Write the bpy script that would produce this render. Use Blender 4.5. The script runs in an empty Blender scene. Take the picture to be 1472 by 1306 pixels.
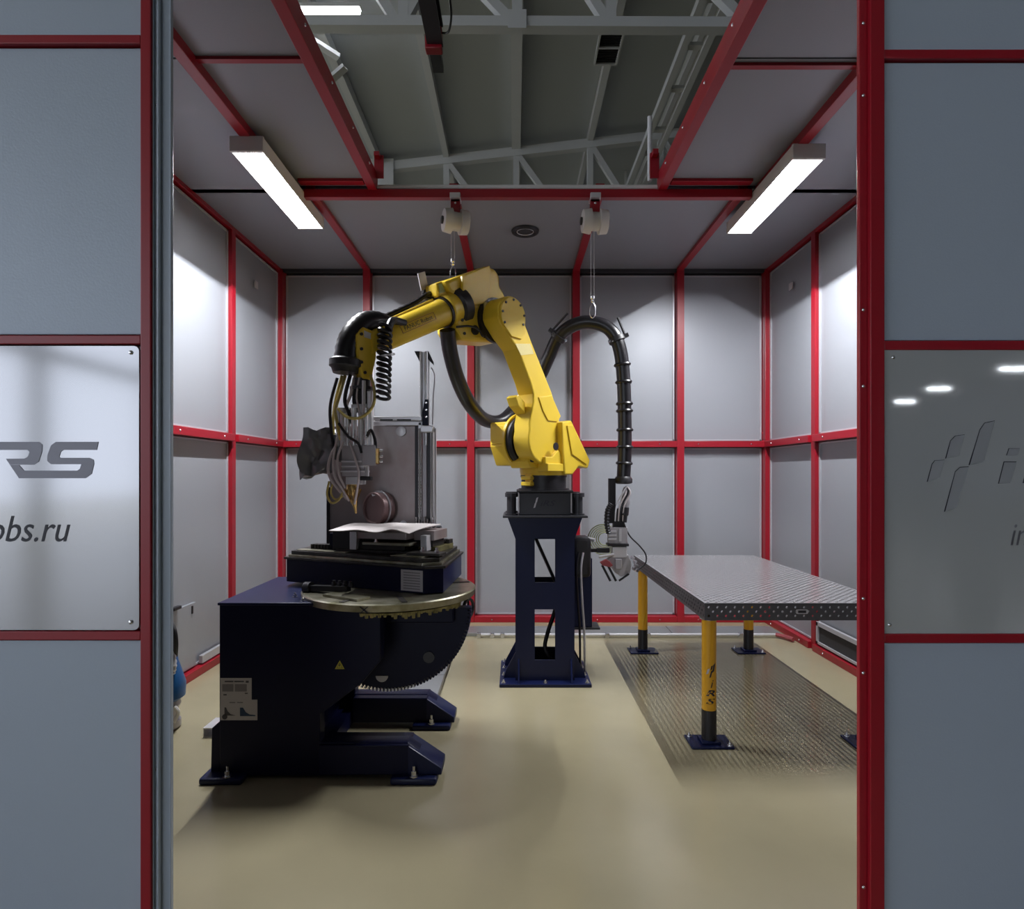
import bpy, bmesh, math, random
from mathutils import Vector as V, Matrix
random.seed(7)
PI = math.pi
S = bpy.context.scene
COL = S.collection

# ------------------------------------------------------------------ camera, world, light, exposure
F = 880.0
EYE = 1.59
cam_d = bpy.data.cameras.new('camera'); cam = bpy.data.objects.new('camera', cam_d); COL.objects.link(cam)
cam.location = (0, 0, EYE); cam.rotation_euler = (PI/2, 0, 0)
cam_d.sensor_fit = 'HORIZONTAL'; cam_d.sensor_width = 36; cam_d.lens = F/1472*36
cam_d.shift_x = -4/1472; cam_d.shift_y = 29/1472; cam_d.clip_end = 200
S.camera = cam
S.view_settings.view_transform = 'Standard'; S.view_settings.look = 'None'
S.view_settings.gamma = 1; S.view_settings.use_curve_mapping = False
S.view_settings.exposure = 1.0
S.cycles.use_adaptive_sampling = False; S.cycles.sample_clamp_indirect = 4.0
S.cycles.max_bounces = 7; S.cycles.diffuse_bounces = 4; S.cycles.glossy_bounces = 4; S.cycles.caustics_reflective = False
w = bpy.data.worlds.new('hall_daylight'); S.world = w; w.use_nodes = True
bg = w.node_tree.nodes['Background']
bg.inputs[0].default_value = (0.80, 0.87, 1.0, 1); bg.inputs[1].default_value = 1.25
LAMP = 62.0           # watts of the LED line in each of the two cell lamps
HALL_LAMP = 14.0

# ------------------------------------------------------------------ materials
def mat(name, col, rough=.5, metal=0.0, bump=0.0, bscale=60, var=0.0, vscale=3, emit=None, estr=0, spec=.5, coat=0, var_col=None, stretch=None):
    m = bpy.data.materials.new(name); m.use_nodes = True
    nt = m.node_tree; p = nt.nodes['Principled BSDF']
    p.inputs['Base Color'].default_value = (*col, 1); p.inputs['Roughness'].default_value = rough
    p.inputs['Metallic'].default_value = metal; p.inputs['Specular IOR Level'].default_value = spec
    p.inputs['Coat Weight'].default_value = coat
    if emit: p.inputs['Emission Color'].default_value = (*emit, 1); p.inputs['Emission Strength'].default_value = estr
    if bump or var:
        tc = nt.nodes.new('ShaderNodeTexCoord')
        src = tc.outputs['Object']
        if stretch:
            mp = nt.nodes.new('ShaderNodeMapping'); mp.inputs['Scale'].default_value = stretch
            nt.links.new(src, mp.inputs[0]); src = mp.outputs[0]
    if bump:
        n = nt.nodes.new('ShaderNodeTexNoise'); n.inputs['Scale'].default_value = bscale; n.inputs['Detail'].default_value = 2
        b = nt.nodes.new('ShaderNodeBump'); b.inputs['Strength'].default_value = bump; b.inputs['Distance'].default_value = .002
        nt.links.new(src, n.inputs['Vector']); nt.links.new(n.outputs['Fac'], b.inputs['Height'])
        nt.links.new(b.outputs[0], p.inputs['Normal'])
    if var:
        n = nt.nodes.new('ShaderNodeTexNoise'); n.inputs['Scale'].default_value = vscale; n.inputs['Detail'].default_value = 5
        r = nt.nodes.new('ShaderNodeMix'); r.data_type = 'RGBA'
        vc = var_col or tuple(c*(1-var) for c in col)
        r.inputs['A'].default_value = (*col, 1); r.inputs['B'].default_value = (*vc, 1)
        rm = nt.nodes.new('ShaderNodeMapRange'); rm.inputs[1].default_value = .38; rm.inputs[2].default_value = .68
        nt.links.new(src, n.inputs['Vector']); nt.links.new(n.outputs['Fac'], rm.inputs[0]); nt.links.new(rm.outputs[0], r.inputs[0])
        nt.links.new(r.outputs['Result'], p.inputs['Base Color'])
    return m
M = {
 'panel': mat('grey_panel_paint', (.325, .34, .375), .42, .2, bump=.25, bscale=140),
 'panel_front': mat('grey_hall_lit_paint', (.43, .495, .59), .42, .1, bump=.2, bscale=140),  # same grey paint, lighter and bluer: hall light put into the colour
 'ceil': mat('grey_ceiling_sheet', (.265, .285, .325), .45, .2, bump=.2, bscale=120),
 'red': mat('red_frame_paint', (.31, .008, .019), .34, 0),
 'track': mat('grey_blue_profile', (.33, .38, .45), .35, 0),
 'trim': mat('light_trim', (.50, .50, .54), .35, .3),
 'gap': mat('dark_recess', (.03, .03, .035), .7),
 'floor': mat('beige_epoxy_floor', (.345, .305, .195), .22, 0, bump=.05, bscale=30, var=.14, vscale=1.2),
 'steel': mat('brushed_steel', (.60, .61, .63), .24, .95, bump=.05, bscale=40, stretch=(1, 1, 30)),
 'plate': mat('polished_sign_steel', (.40, .40, .415), .10, .75),
 'plate_dull': mat('dull_sign_steel', (.60, .62, .635), .04, .42),
 'engrave': mat('etched_grey', (.20, .20, .23), .45, .5),
 'engrave_r': mat('etched_steel', (.46, .48, .52), .3, .4),
 'ink': mat('dark_ink', (.012, .012, .025), .5),
 'bolt': mat('zinc_bolt', (.75, .75, .78), .25, 1),
 'yellow': mat('robot_yellow_paint', (.86, .60, .05), .30, 0, bump=.12, bscale=220),
 'yellow2': mat('leg_yellow_paint', (.72, .36, .015), .35, 0),
 'black': mat('black_casting', (.012, .011, .014), .45),
 'rubber': mat('black_hose_rubber', (.010, .009, .012), .33),
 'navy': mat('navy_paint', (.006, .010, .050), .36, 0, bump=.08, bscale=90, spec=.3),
 'navy_dk': mat('navy_shaded_paint', (.003, .004, .026), .4, 0, bump=.08, bscale=90, spec=.2),  # darker copy of the navy, shade put into the colour
 'charcoal': mat('charcoal_steel', (.045, .045, .052), .42, .4),
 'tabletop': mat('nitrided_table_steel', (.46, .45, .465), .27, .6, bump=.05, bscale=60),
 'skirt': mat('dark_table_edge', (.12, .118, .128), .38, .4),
 'alu': mat('aluminium', (.74, .73, .76), .32, .45),
 'alu_dk': mat('grey_housing', (.46, .44, .47), .38, .3, bump=.05),
 'rust': mat('heat_tinted_steel', (.42, .38, .385), .32, .3, var=.5, vscale=4, var_col=(.29, .20, .185), stretch=(1, 1, .5)),
 'port': mat('red_brown_port', (.21, .13, .13), .4, .3),
 'chrome': mat('bright_rail_steel', (.85, .85, .86), .22, .7),
 'brass': mat('oily_brass_plate', (.40, .36, .17), .34, .7, var=.5, vscale=14, var_col=(.14, .13, .06)),
 'oldsteel': mat('worn_machined_steel', (.42, .40, .32), .34, .85, var=.5, vscale=10, var_col=(.20, .19, .11)),
 'dark': mat('oily_black_steel', (.022, .020, .020), .42, .3, var=.4, vscale=12, var_col=(.05, .045, .04)),
 'sheet': mat('white_cover_sheet', (.80, .74, .73), .6, 0, bump=.3, bscale=30),
 'white': mat('white_plastic', (.72, .71, .70), .45),
 'label': mat('white_sticker', (.50, .47, .48), .5),
 'label_print': mat('sticker_print', (.06, .055, .065), .6),
 'label_grey': mat('sticker_grey_print', (.22, .20, .21), .6),
 'label_blue': mat('sticker_blue_print', (.012, .04, .10), .6),
 'warn': mat('warning_yellow', (.55, .48, .05), .5),
 'foil': mat('grey_plastic_wrap', (.22, .22, .235), .2, .3),
 'cable_y': mat('yellow_cable', (.62, .50, .16), .4),
 'cable_w': mat('pale_cable', (.62, .55, .56), .35, .2),
 'cable_g': mat('green_yellow_coil', (.52, .56, .20), .4),
 'pale_y': mat('pale_hatched_yellow', (.85, .72, .30), .4, bump=.6, bscale=90),  # hatched yellow paint, made paler to hold a bright spot
 'gold': mat('brass_nozzle', (.62, .42, .16), .25, .95),
 'lever': mat('red_lever', (.30, .06, .07), .4),
 'duct': mat('galvanised_trunking', (.36, .37, .38), .38, .7),
 'blue': mat('blue_enamel', (.015, .10, .28), .35),
 'beam': mat('white_roof_steel', (.56, .57, .58), .5),
 'deck': mat('grey_roof_deck', (.48, .51, .54), .55, 0, bump=.2, bscale=3, stretch=(1, .05, 1)),
 'crane': mat('dark_crane_rail', (.030, .022, .034), .5),
 'wallhall': mat('hall_wall_sheet', (.30, .30, .32), .6),
 'led': mat('led_strip', (1, 1, 1), .5, emit=(1.0, .96, .98), estr=12),
 'tube': mat('hall_tube', (1, 1, 1), .5, emit=(.92, .96, 1.0), estr=HALL_LAMP),
}

for k_ in ('led', 'tube'): M[k_].cycles.emission_sampling = 'NONE'
# ------------------------------------------------------------------ mesh builder
class MB:
    def __init__(s): s.v = []; s.f = []
    def add(s, vs, fs):
        o = len(s.v); s.v += [V(x) for x in vs]; s.f += [tuple(i+o for i in f) for f in fs]; return s
    def hexa(s, p):     # 8 points: bottom ring, top ring
        return s.add(p, [(3, 2, 1, 0), (4, 5, 6, 7), (0, 1, 5, 4), (1, 2, 6, 5), (2, 3, 7, 6), (3, 0, 4, 7)])
    def box(s, x0, x1, y0, y1, z0, z1):
        return s.hexa([(x0,y0,z0),(x1,y0,z0),(x1,y1,z0),(x0,y1,z0),(x0,y0,z1),(x1,y0,z1),(x1,y1,z1),(x0,y1,z1)])
    def bar(s, a, b, wd, ht, up=(0, 0, 1)):
        a, b = V(a), V(b); d = (b-a).normalized(); up = V(up)
        if abs(d.dot(up)) > .98: up = V((0, 1, 0))
        r = d.cross(up).normalized(); u = r.cross(d)
        q = [(-r*wd - u*ht)/2, (r*wd - u*ht)/2, (r*wd + u*ht)/2, (-r*wd + u*ht)/2]
        return s.hexa([a+x for x in q] + [b+x for x in q])
    def prism(s, pts, o, ex, ey, ez):   # 2-D outline in plane (ex, ey), extruded along vector ez
        o, ex, ey, ez = V(o), V(ex), V(ey), V(ez); n = len(pts)
        a = sum(pts[i][0]*pts[(i+1) % n][1]-pts[(i+1) % n][0]*pts[i][1] for i in range(n))
        if a*(ex.cross(ey).dot(ez)) < 0: pts = pts[::-1]
        p = [o+ex*x+ey*y for x, y in pts]
        return s.add(p+[q+ez for q in p], [tuple(range(n-1, -1, -1)), tuple(range(n, 2*n))] + [(i, (i+1) % n, n+(i+1) % n, n+i) for i in range(n)])
    def rings(s, rs, cap=True):         # list of equal length loops
        n = len(rs[0]); fs = []
        for k in range(len(rs)-1):
            for i in range(n): fs.append((k*n+i, k*n+(i+1) % n, (k+1)*n+(i+1) % n, (k+1)*n+i))
        if cap: fs += [tuple(range(n-1, -1, -1)), tuple((len(rs)-1)*n+i for i in range(n))]
        return s.add([p for r in rs for p in r], fs)
    def lathe(s, prof, o, axis, n=24, cap=True):  # prof: (distance along axis, radius)
        o, ax = V(o), V(axis).normalized()
        t = V((0, 0, 1)) if abs(ax.z) < .9 else V((1, 0, 0))
        e1 = ax.cross(t).normalized(); e2 = ax.cross(e1)
        return s.rings([[o+ax*h+(e1*math.cos(2*PI*i/n)+e2*math.sin(2*PI*i/n))*r for i in range(n)] for h, r in prof], cap)
    def cyl(s, a, b, r, r2=None, n=16):
        a, b = V(a), V(b)
        return s.lathe([(0, r), ((b-a).length, r if r2 is None else r2)], a, b-a, n)
    def tube(s, path, r, n=10, sub=6, rib=None):
        P = [V(p) for p in path]
        if sub > 1 and len(P) > 2:
            Q = []
            for i in range(len(P)-1):
                p0, p1, p2, p3 = P[max(i-1, 0)], P[i], P[i+1], P[min(i+2, len(P)-1)]
                for k in range(sub):
                    t = k/sub
                    Q.append(.5*((2*p1)+(p2-p0)*t+(2*p0-5*p1+4*p2-p3)*t*t+(3*p1-p0-3*p2+p3)*t**3))
            Q.append(P[-1]); P = Q
        T = [(P[min(i+1, len(P)-1)]-P[max(i-1, 0)]).normalized() for i in range(len(P))]
        e = T[0].orthogonal().normalized(); rs = []
        for i, (p, t) in enumerate(zip(P, T)):
            e = (e-t*e.dot(t)).normalized(); f = t.cross(e)
            rr = r if rib is None else r*(1+rib*(i % 2))
            rs.append([p+(e*math.cos(2*PI*k/n)+f*math.sin(2*PI*k/n))*rr for k in range(n)])
        s.path = P; return s.rings(rs)
    def torus(s, o, axis, R, r, n=20, m=8):
        return s.lathe([(r*math.sin(2*PI*k/m), R+r*math.cos(2*PI*k/m)) for k in range(m+1)], o, axis, n, cap=False)
    def flip_check(s): return s
    def tf(s, mtx, start=0):
        for i in range(start, len(s.v)): s.v[i] = mtx @ s.v[i]
        return s
    def build(s, name, m, parent=None, bevel=0, seg=2, smooth=35, world=True):
        me = bpy.data.meshes.new(name)
        vs = s.v
        if parent is not None and world:
            inv = chain(parent).inverted(); vs = [inv @ v for v in vs]
        me.from_pydata([tuple(v) for v in vs], [], s.f)
        bm = bmesh.new(); bm.from_mesh(me)
        bmesh.ops.recalc_face_normals(bm, faces=bm.faces)
        if bevel:
            ed = [e for e in bm.edges if len(e.link_faces) == 2 and e.calc_face_angle(0) > .6]
            bmesh.ops.bevel(bm, geom=ed, offset=bevel, segments=seg, profile=.5, affect='EDGES', clamp_overlap=True)
        bm.to_mesh(me); bm.free()
        me.materials.append(M[m] if isinstance(m, str) else m)
        for p in me.polygons: p.use_smooth = True
        me.set_sharp_from_angle(angle=math.radians(min(smooth, 21) if bevel else smooth))
        o = bpy.data.objects.new(name, me); COL.objects.link(o)
        if parent is not None: o.parent = parent
        return o
def chain(o):
    m = Matrix.LocRotScale(o.location, o.rotation_euler, o.scale)
    return chain(o.parent) @ m if o.parent else m
def tag(o, label=None, cat=None, group=None, kind=None):
    if label: o['label'] = label
    if cat: o['category'] = cat
    if group: o['group'] = group
    if kind: o['kind'] = kind
    return o
def thing(name, label, cat, loc=(0, 0, 0), rz=0, group=None):
    o = bpy.data.objects.new(name, None); COL.objects.link(o); o.empty_display_size = .1
    o.location = loc; o.rotation_euler = (0, 0, rz)
    return tag(o, label, cat, group)
def struct(o): o['kind'] = 'structure'; return o
def part(name, m, parent, *boxes, bevel=0, label=None):
    b = MB()
    for x in boxes: b.box(*x)
    o = b.build(name, m, parent, bevel)
    if label: o['label'] = label
    return o
def copy_tree(o, parent=None):
    c = o.copy(); COL.objects.link(c)
    if parent is not None: c.parent = parent
    for ch in [x for x in o.children]: copy_tree(ch, c)
    return c
_blob = {}
def share(name, key, make, m, parent, loc, rot=(0, 0, 0)):
    """a small repeated piece: one shared mesh, placed at a world location"""
    if key not in _blob:
        o = make().build(name, m, None); _blob[key] = o.data; me = o.data
        bpy.data.objects.remove(o)
    o = bpy.data.objects.new(name, _blob[key]); COL.objects.link(o)
    mt = Matrix.LocRotScale(V(loc), None, None) @ __import__('mathutils').Euler(rot).to_matrix().to_4x4()
    if parent is not None:
        o.parent = parent; mt = chain(parent).inverted() @ mt
    o.location = mt.to_translation(); o.rotation_euler = mt.to_euler()
    return o
def bolt_y(parent, x, y, z, r=.006, m='bolt', name='bolt'):    # dome head facing the room's front (-y)
    return share(name, ('by', r), lambda: MB().lathe([(0, r), (r*.4, r*.95), (r*.7, r*.6), (r*.8, r*.1)], (0, 0, 0), (0, -1, 0), 10), m, parent, (x, y, z))
def bolt_z(parent, x, y, z, r=.012, h=.014, m='bolt', name='bolt'):
    return share(name, ('bz', r, h), lambda: MB().lathe([(0, r*1.6), (h*.2, r*1.6), (h*.2, r), (h, r), (h, r*.5), (h*1.8, r*.5)], (0, 0, 0), (0, 0, 1), 6), m, parent, (x, y, z))
def text_mb(body, shear=0.0, bold=0):
    """flat lettering in the local XZ plane, scaled to unit bounding box"""
    cu = bpy.data.curves.new('lettering', 'FONT'); cu.body = body; cu.shear = shear; cu.resolution_u = 3; cu.offset = bold
    o = bpy.data.objects.new('lettering', cu); COL.objects.link(o)
    dg = bpy.context.evaluated_depsgraph_get(); me = bpy.data.meshes.new_from_object(o.evaluated_get(dg))
    vs = [v.co.copy() for v in me.vertices]; fs = [tuple(p.vertices) for p in me.polygons]
    bpy.data.objects.remove(o); bpy.data.curves.remove(cu); bpy.data.meshes.remove(me)
    x0 = min(v.x for v in vs); x1 = max(v.x for v in vs); y0 = min(v.y for v in vs); y1 = max(v.y for v in vs)
    b = MB(); b.add([((v.x-x0)/(x1-x0), 0, (v.y-y0)/(y1-y0)) for v in vs], fs); return b
def text(name, body, m, parent, o, ex, ez, wd, ht, shear=0.0, fn=None, bold=0):
    b = text_mb(body, shear, bold); o, ex, ez = V(o), V(ex), V(ez)
    b.v = [o+ex*(v.x*wd)+ez*(v.z*ht) for v in b.v]
    if fn: b.v = [fn(v) for v in b.v]
    ob = b.build(name, m, parent); return ob

# ================================================================== SETTING
XL, XR, YB, YF, ZC = -2.54, 2.735, 6.63, 1.97, 3.80
fl = struct(part('floor', 'floor', None, (-30, 40, -45, 30, -.1, 0)))

def wall_piece(name, p, axis, c0, c1, z0, z1, pos, inward, m='panel', th=.02):
    """one sheet panel on a wall; axis 'x' = wall runs along X at y=pos, 'y' = runs along Y at x=pos"""
    a, b = sorted((pos, pos-inward*th))
    bx = (c0, c1, a, b, z0, z1) if axis == 'x' else (a, b, c0, c1, z0, z1)
    return part(name, m, p, bx, bevel=.004)
def build_wall(name, axis, cuts, pos, inward, zs, pw=.078, dp=.02):
    # cuts: positions of the posts; inward = +1/-1 direction into the room along the normal
    c0, c1 = cuts[0], cuts[-1]
    a, b = sorted((pos-inward*(dp+.032), pos-inward*.13))
    wl = struct(part(name, 'gap', None, (c0, c1, a, b, 0, ZC+.08) if axis == 'x' else (a, b, c0, c1, 0, ZC+.08)))
    def bx(u0, u1, d0, d1, z0, z1):
        q = sorted((pos+inward*d0, pos+inward*d1))
        return (u0, u1, *q, z0, z1) if axis == 'x' else (*q, u0, u1, z0, z1)
    h = pw/2
    for i in range(len(cuts)-1):
        for j in range(len(zs)-1):
            u0, u1 = cuts[i]+h+.012, cuts[i+1]-h-.012
            z0, z1 = zs[j]+.040, zs[j+1]-.040
            part('wall_panel', 'panel', wl, bx(u0, u1, -dp-.03, -dp, z0, z1), bevel=.003)
            t = .014
            part('panel_trim', 'trim', wl, bx(u0-.006, u0+t, -dp, .012-dp, z0, z1), bx(u1-t, u1+.006, -dp, .012-dp, z0, z1),
                 bx(u0, u1, -dp, .012-dp, z0, z0+t), bx(u0, u1, -dp, .012-dp, z1-t, z1))
    for c in cuts:
        part('post', 'red', wl, bx(c-h, c+h, -dp-.03, .045 if axis == 'x' else .022, 0, ZC), bevel=.004)
    for z in zs[:-1]:
        for i in range(len(cuts)-1):
            part('rail', 'red', wl, bx(cuts[i]+h, cuts[i+1]-h, -dp-.03, .043 if axis == 'x' else .05, max(0, z-.033), z+.033), bevel=.004)
            n = 2
            for k in range(n):
                u = cuts[i]+(cuts[i+1]-cuts[i])*(.2+.6*k)
                rot = {('x', -1): (0, 0, 0), ('y', 1): (0, 0, PI/2), ('y', -1): (0, 0, -PI/2)}[(axis, inward)]
                loc = (u, pos-.043, z) if axis == 'x' else (pos+inward*.05, u, z)
                share('bolt', ('by', .008), lambda: MB().lathe([(0, .008), (.003, .0075), (.0055, .005), (.006, .001)], (0, 0, 0), (0, -1, 0), 10), 'bolt', wl, loc, rot)
    part('top_rail', 'charcoal' if axis == 'x' else 'red', wl, bx(c0, c1, -.03, .02, ZC-.022, ZC+.012))
    return wl
ZS = [.03, 1.92, ZC]
wall_b = build_wall('wall_back', 'x', [XL, -1.597, -.475, .663, 1.786, XR], YB, -1, ZS, dp=.055)
wall_l = build_wall('wall_left', 'y', [1.99, 3.2, 4.32, 5.49, YB], XL, 1, ZS)
wall_r = build_wall('wall_right', 'y', [1.99, 3.2, 4.42, 5.57, YB], XR, -1, ZS)
# small louvred slots at the foot of the side walls
part('vent_slot', 'gap', wall_r, (XR-.016, XR, 4.55, 5.47, .10, .24))
part('slot_frame', 'trim', wall_r, (XR-.03, XR, 4.52, 5.50, .24, .275), (XR-.03, XR, 4.52, 5.50, .08, .10), (XR-.03, XR, 5.47, 5.50, .08, .27))
part('slot_frame', 'trim', wall_l, (XL, XL+.03, 4.92, 5.42, .075, .135))
# access hatch on the left wall with its black latch
hatch = part('access_hatch', 'panel', wall_l, (XL-.02, XL+.004, 3.7, 4.87, .08, .58), bevel=.004)
part('latch', 'black', hatch, (XL+.004, XL+.04, 4.50, 4.60, .585, .61), bevel=.006)
part('latch', 'black', hatch, (XL+.004, XL+.012, 4.80, 4.815, .50, .56))

# cell ceiling
OX0, OX1, OY1 = -1.09, 1.13, 4.72
ceil = struct(part('ceiling', 'gap', None, (XL-.1, OX0-.03, YF, YB+.1, ZC+.06, ZC+.12), (OX1+.03, XR+.1, YF, YB+.1, ZC+.06, ZC+.12), (OX0-.03, OX1+.03, OY1+.4, YB+.1, ZC+.06, ZC+.12)))
def cpanel(x0, x1, y0, y1): part('ceiling_panel', 'ceil', ceil, (x0+.006, x1-.006, y0+.006, y1-.006, ZC+.012, ZC+.035), bevel=.004)
BL, BR = -1.73, 1.89          # long beams beside the opening
for y0, y1 in ((YF, 3.27), (3.27, OY1)):
    cpanel(XL, BL, y0, y1 if y1 < 4 else OY1+.12); cpanel(BL, OX0-.04, y0, y1); cpanel(OX1+.04, BR, y0, y1); cpanel(BR, XR, y0, y1 if y1 < 4 else OY1+.12)
rc = [XL, -1.59, -.475, .663, 1.775, XR]
for a, b in zip(rc, rc[1:]): cpanel(a, b, OY1+.04, YB)
for x in (BL, BR): part('ceiling_beam', 'red', ceil, (x-.035, x+.035, YF, OY1, ZC-.045, ZC+.05), bevel=.004)
for x in rc[1:-1]: part('ceiling_beam', 'red', ceil, (x-.035, x+.035, OY1+.03, YB-.05, ZC-.02, ZC+.05), bevel=.004)
eb = [part('opening_beam', 'red', ceil, (x-.034, x+.034, YF, OY1, ZC-.03, ZC+.10), bevel=.004) for x in (OX0, OX1)]
part('cross_beam', 'red', ceil, (-1.62, 1.82, OY1-.03, OY1+.03, ZC-.085, ZC-.02), bevel=.005)
part('cross_beam', 'red', ceil, (BL+.035, OX0-.045, 3.25, 3.285, ZC-.005, ZC+.05), (OX1+.045, BR-.035, 3.30, 3.335, ZC-.005, ZC+.05))
for xa, xb in ((BL+.1, OX0-.05), (OX1+.05, BR-.1)): part('cross_beam', 'red', ceil, (xa, xb, OY1-.13, OY1-.06, ZC-.01, ZC+.03), bevel=.004)
part('corner_bracket', 'red', ceil, (OX0+.02, OX0+.09, OY1-.06, OY1-.045, ZC+.05, ZC+.22), (OX0+.03, OX0+.07, OY1-.12, OY1-.045, ZC+.19, ZC+.22))
part('corner_bracket', 'red', ceil, (OX1-.10, OX1-.03, OY1-.06, OY1-.045, ZC+.05, ZC+.24), (OX1-.09, OX1-.05, OY1-.12, OY1-.045, ZC+.2, ZC+.24))
b = MB().cyl((OX0, OY1, ZC+.0), (OX1, OY1, ZC+.0), .022, n=10); b.build('roof_cover_roll', 'white', ceil)
for k in range(5):
    for x in (OX0+.045, OX1-.045):
        share('bolt', ('bx', x > 0), lambda s=(1 if x < 0 else -1): MB().lathe([(0, .009), (.004, .008), (.007, .002)], (0, 0, 0), (s, 0, 0), 8), 'bolt', ceil, (x, 2.6+.45*k, ZC+.03))
b = MB(); b.torus((.095, 5.57, ZC+.005), (0, 0, 1), .105, .022, 32, 8); b.build('vent_ring', 'black', ceil)
b = MB(); b.lathe([(0, .09), (.006, .09)], (.095, 5.57, ZC+.004), (0, 0, 1), 24); b.build('vent_disc', 'gap', ceil)
b = MB(); b.torus((.095, 5.57, ZC-.002), (0, 0, 1), .075, .004, 28, 6); b.build('vent_rim', 'alu', ceil)
struct(part('door_header', 'panel_front', None, (-1.16, 1.19, YF, YF+.1, 3.35, ZC+.1)))['kind'] = 'structure'
bpy.data.objects['door_header'].name = 'trim_2'

# front wall, left of the opening
K = YF/F                       # metres per photo pixel on the front plane
def fx(px): return (px-740)*K
def fz(py): return EYE+(682-py)*K
def front(name, xa, xb, zs, bolts_x=None):
    wl = struct(part(name, 'gap', None, (xa, xb, YF+.02, YF+.09, 0, ZC+.1)))
    for j in range(len(zs)-1):
        part('wall_panel', 'panel_front', wl, (xa+.004, xb-.004, YF+.003, YF+.022, zs[j]+.019, zs[j+1]-.019), bevel=.003)
        part('rail', 'red', wl, (xa, xb, YF-.012, YF+.03, zs[j]-.0145, zs[j]+.0145), bevel=.003)
    return wl
zl = [.126, 1.075, 2.022, 2.983, 3.92]; zr = [.13, 1.066, 2.004, 2.936, 3.88]
wall_fl = front('wall_front_left', XL, fx(205), zl)
wall_fr = front('wall_front_right', fx(1268), XR, zr)
part('post', 'red', wall_fl, (fx(205), fx(220), YF-.013, YF+.05, 0, ZC+.1), bevel=.003)
part('post', 'red', wall_fr, (fx(1247.5), fx(1268), YF-.015, YF+.05, 0, ZC+.1), bevel=.003)
jl = part('jamb_strip', 'red', wall_fr, (fx(1236), fx(1247.5), YF+.002, YF+.02, 0, ZC+.1), bevel=.003)
for py in (33, 137, 445, 555, 860, 967, 1275): bolt_y(jl, fx(1241.5), YF+.002, fz(py), .006)
# sliding-door guide beside the left post
tr = struct(part('trim_1', 'track', None, (fx(220), fx(246.5), YF+.004, YF+.012, 0, ZC+.1), (fx(220), fx(222), YF-.004, YF+.004, 0, ZC+.1), (fx(244.5), fx(247.5), YF-.006, YF+.008, 0, ZC+.1), bevel=.002))
b = MB().cyl((fx(229), YF-.002, 0), (fx(229), YF-.002, ZC+.1), .0065, n=10); b.build('guide_bead', 'track', tr)
for py in (150, 387, 628, 866, 1106): bolt_y(tr, fx(225.3), YF+.004, fz(py), .0055)

# ================================================================== HALL ROOF (seen through the open cell roof)
def zroof(x): return 9.20+.114*x
roof = MB(); roof.hexa([(-22, -45, zroof(-22)), (36, -45, zroof(10)), (36, 30, zroof(10)), (-22, 30, zroof(-22)), (-22, -45, zroof(-22)+.2), (36, -45, zroof(10)+.2), (36, 30, zroof(10)+.2), (-22, 30, zroof(-22)+.2)])
roof.v = []; roof.f = []
xs = [-9, 9.5]
roof.prism([(-12, zroof(-12)), (9.5, zroof(9.5)), (34, zroof(-12)), (34, zroof(-12)+.2), (9.5, zroof(9.5)+.2), (-12, zroof(-12)+.2)], (0, -45, 0), (1, 0, 0), (0, 0, 1), (0, 75, 0))
rf = struct(roof.build('roof', 'deck', None))
NX = [-4.75, -3.1, -1.56, .03, 1.72, 3.33, 5.0]
for i, x in enumerate(NX):
    wdt = .20 if i == 3 else .13
    MB().bar((x, 7, zroof(x)-.12), (x, 20, zroof(x)-.12), wdt, .2).build('purlin', 'beam', rf)
YT = 14.0
t = MB().bar((-6, YT, zroof(-6)-.26), (7, YT, zroof(7)-.26), .18, .20); t.build('truss_chord', 'beam', rf)
for i, x in enumerate(NX):
    MB().bar((x, YT, zroof(x)-.3), (x, YT, 6.6), .13, .13).build('truss_web', 'beam', rf)
    if i < len(NX)-1:
        MB().bar((x+.06, YT, zroof(x)-.35), (NX[i+1]-.1, YT, 6.75), .12, .12).build('truss_web', 'beam', rf)
        MB().bar((x, YT+5.5, 6.9), (NX[i+1], YT+5.5, zroof(x)-.3), .12, .12).build('truss_web', 'beam', rf)
YN = 8.0
MB().bar((-6, YN, 7.49), (7, YN, 7.43), .16, .13).build('truss_chord', 'beam', rf)
for i, x in enumerate((-3.2, -1.45, .03, 1.25, 3.1)):
    MB().bar((x, YN, 7.45), (x, YN, zroof(x)-.2), .13, .13).build('truss_web', 'beam', rf)
for xa, xb in ((-1.45, -.7), (-.05, -1.3), (1.2, .25), (-1.55, -2.3), (3.0, 1.4)):
    MB().bar((xa, YN, 7.5), (xb, YN, zroof(xb)-.25), .12, .12).build('truss_web', 'beam', rf)
part('gusset', 'beam', rf, (-.09, .15, YN-.12, YN-.09, 7.34, 7.58))
part('gusset', 'beam', rf, (-3.3, -2.75, YT-.13, YT-.1, 8.1, 8.75))
# knee braces left of the opening
for pa, pb in (((-3.06, 9.2, 8.12), (-2.72, 9.45, 8.03)), ((-2.95, 9.7, 7.82), (-2.66, 9.6, 7.98))): MB().bar(pa, pb, .12, .06).build('knee_brace', 'beam', rf)

def hall_light(x0, x1, y, z, label, m='tube'):
    o = thing('strip_light', label, 'light', ((x0+x1)/2, y, z), 0, None)
    part('housing', 'white', o, (x0, x1, y-.06, y+.06, z+.03, z+.09), bevel=.01)
    MB().cyl((x0+.02, y, z), (x1-.02, y, z), .04, n=12).build('tube', m, o)
    MB().bar(((x0+x1)/2-.3, y, z+.09), ((x0+x1)/2-.3, y, zroof((x0+x1)/2 if x1 < 9 else -12)), .02, .02).build('hanger', 'alu', o)
    return o
hall_light(-3.22, -2.26, 9.0, 8.40, 'bright white strip light under the hall roof, at the top left of the roof opening')

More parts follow.
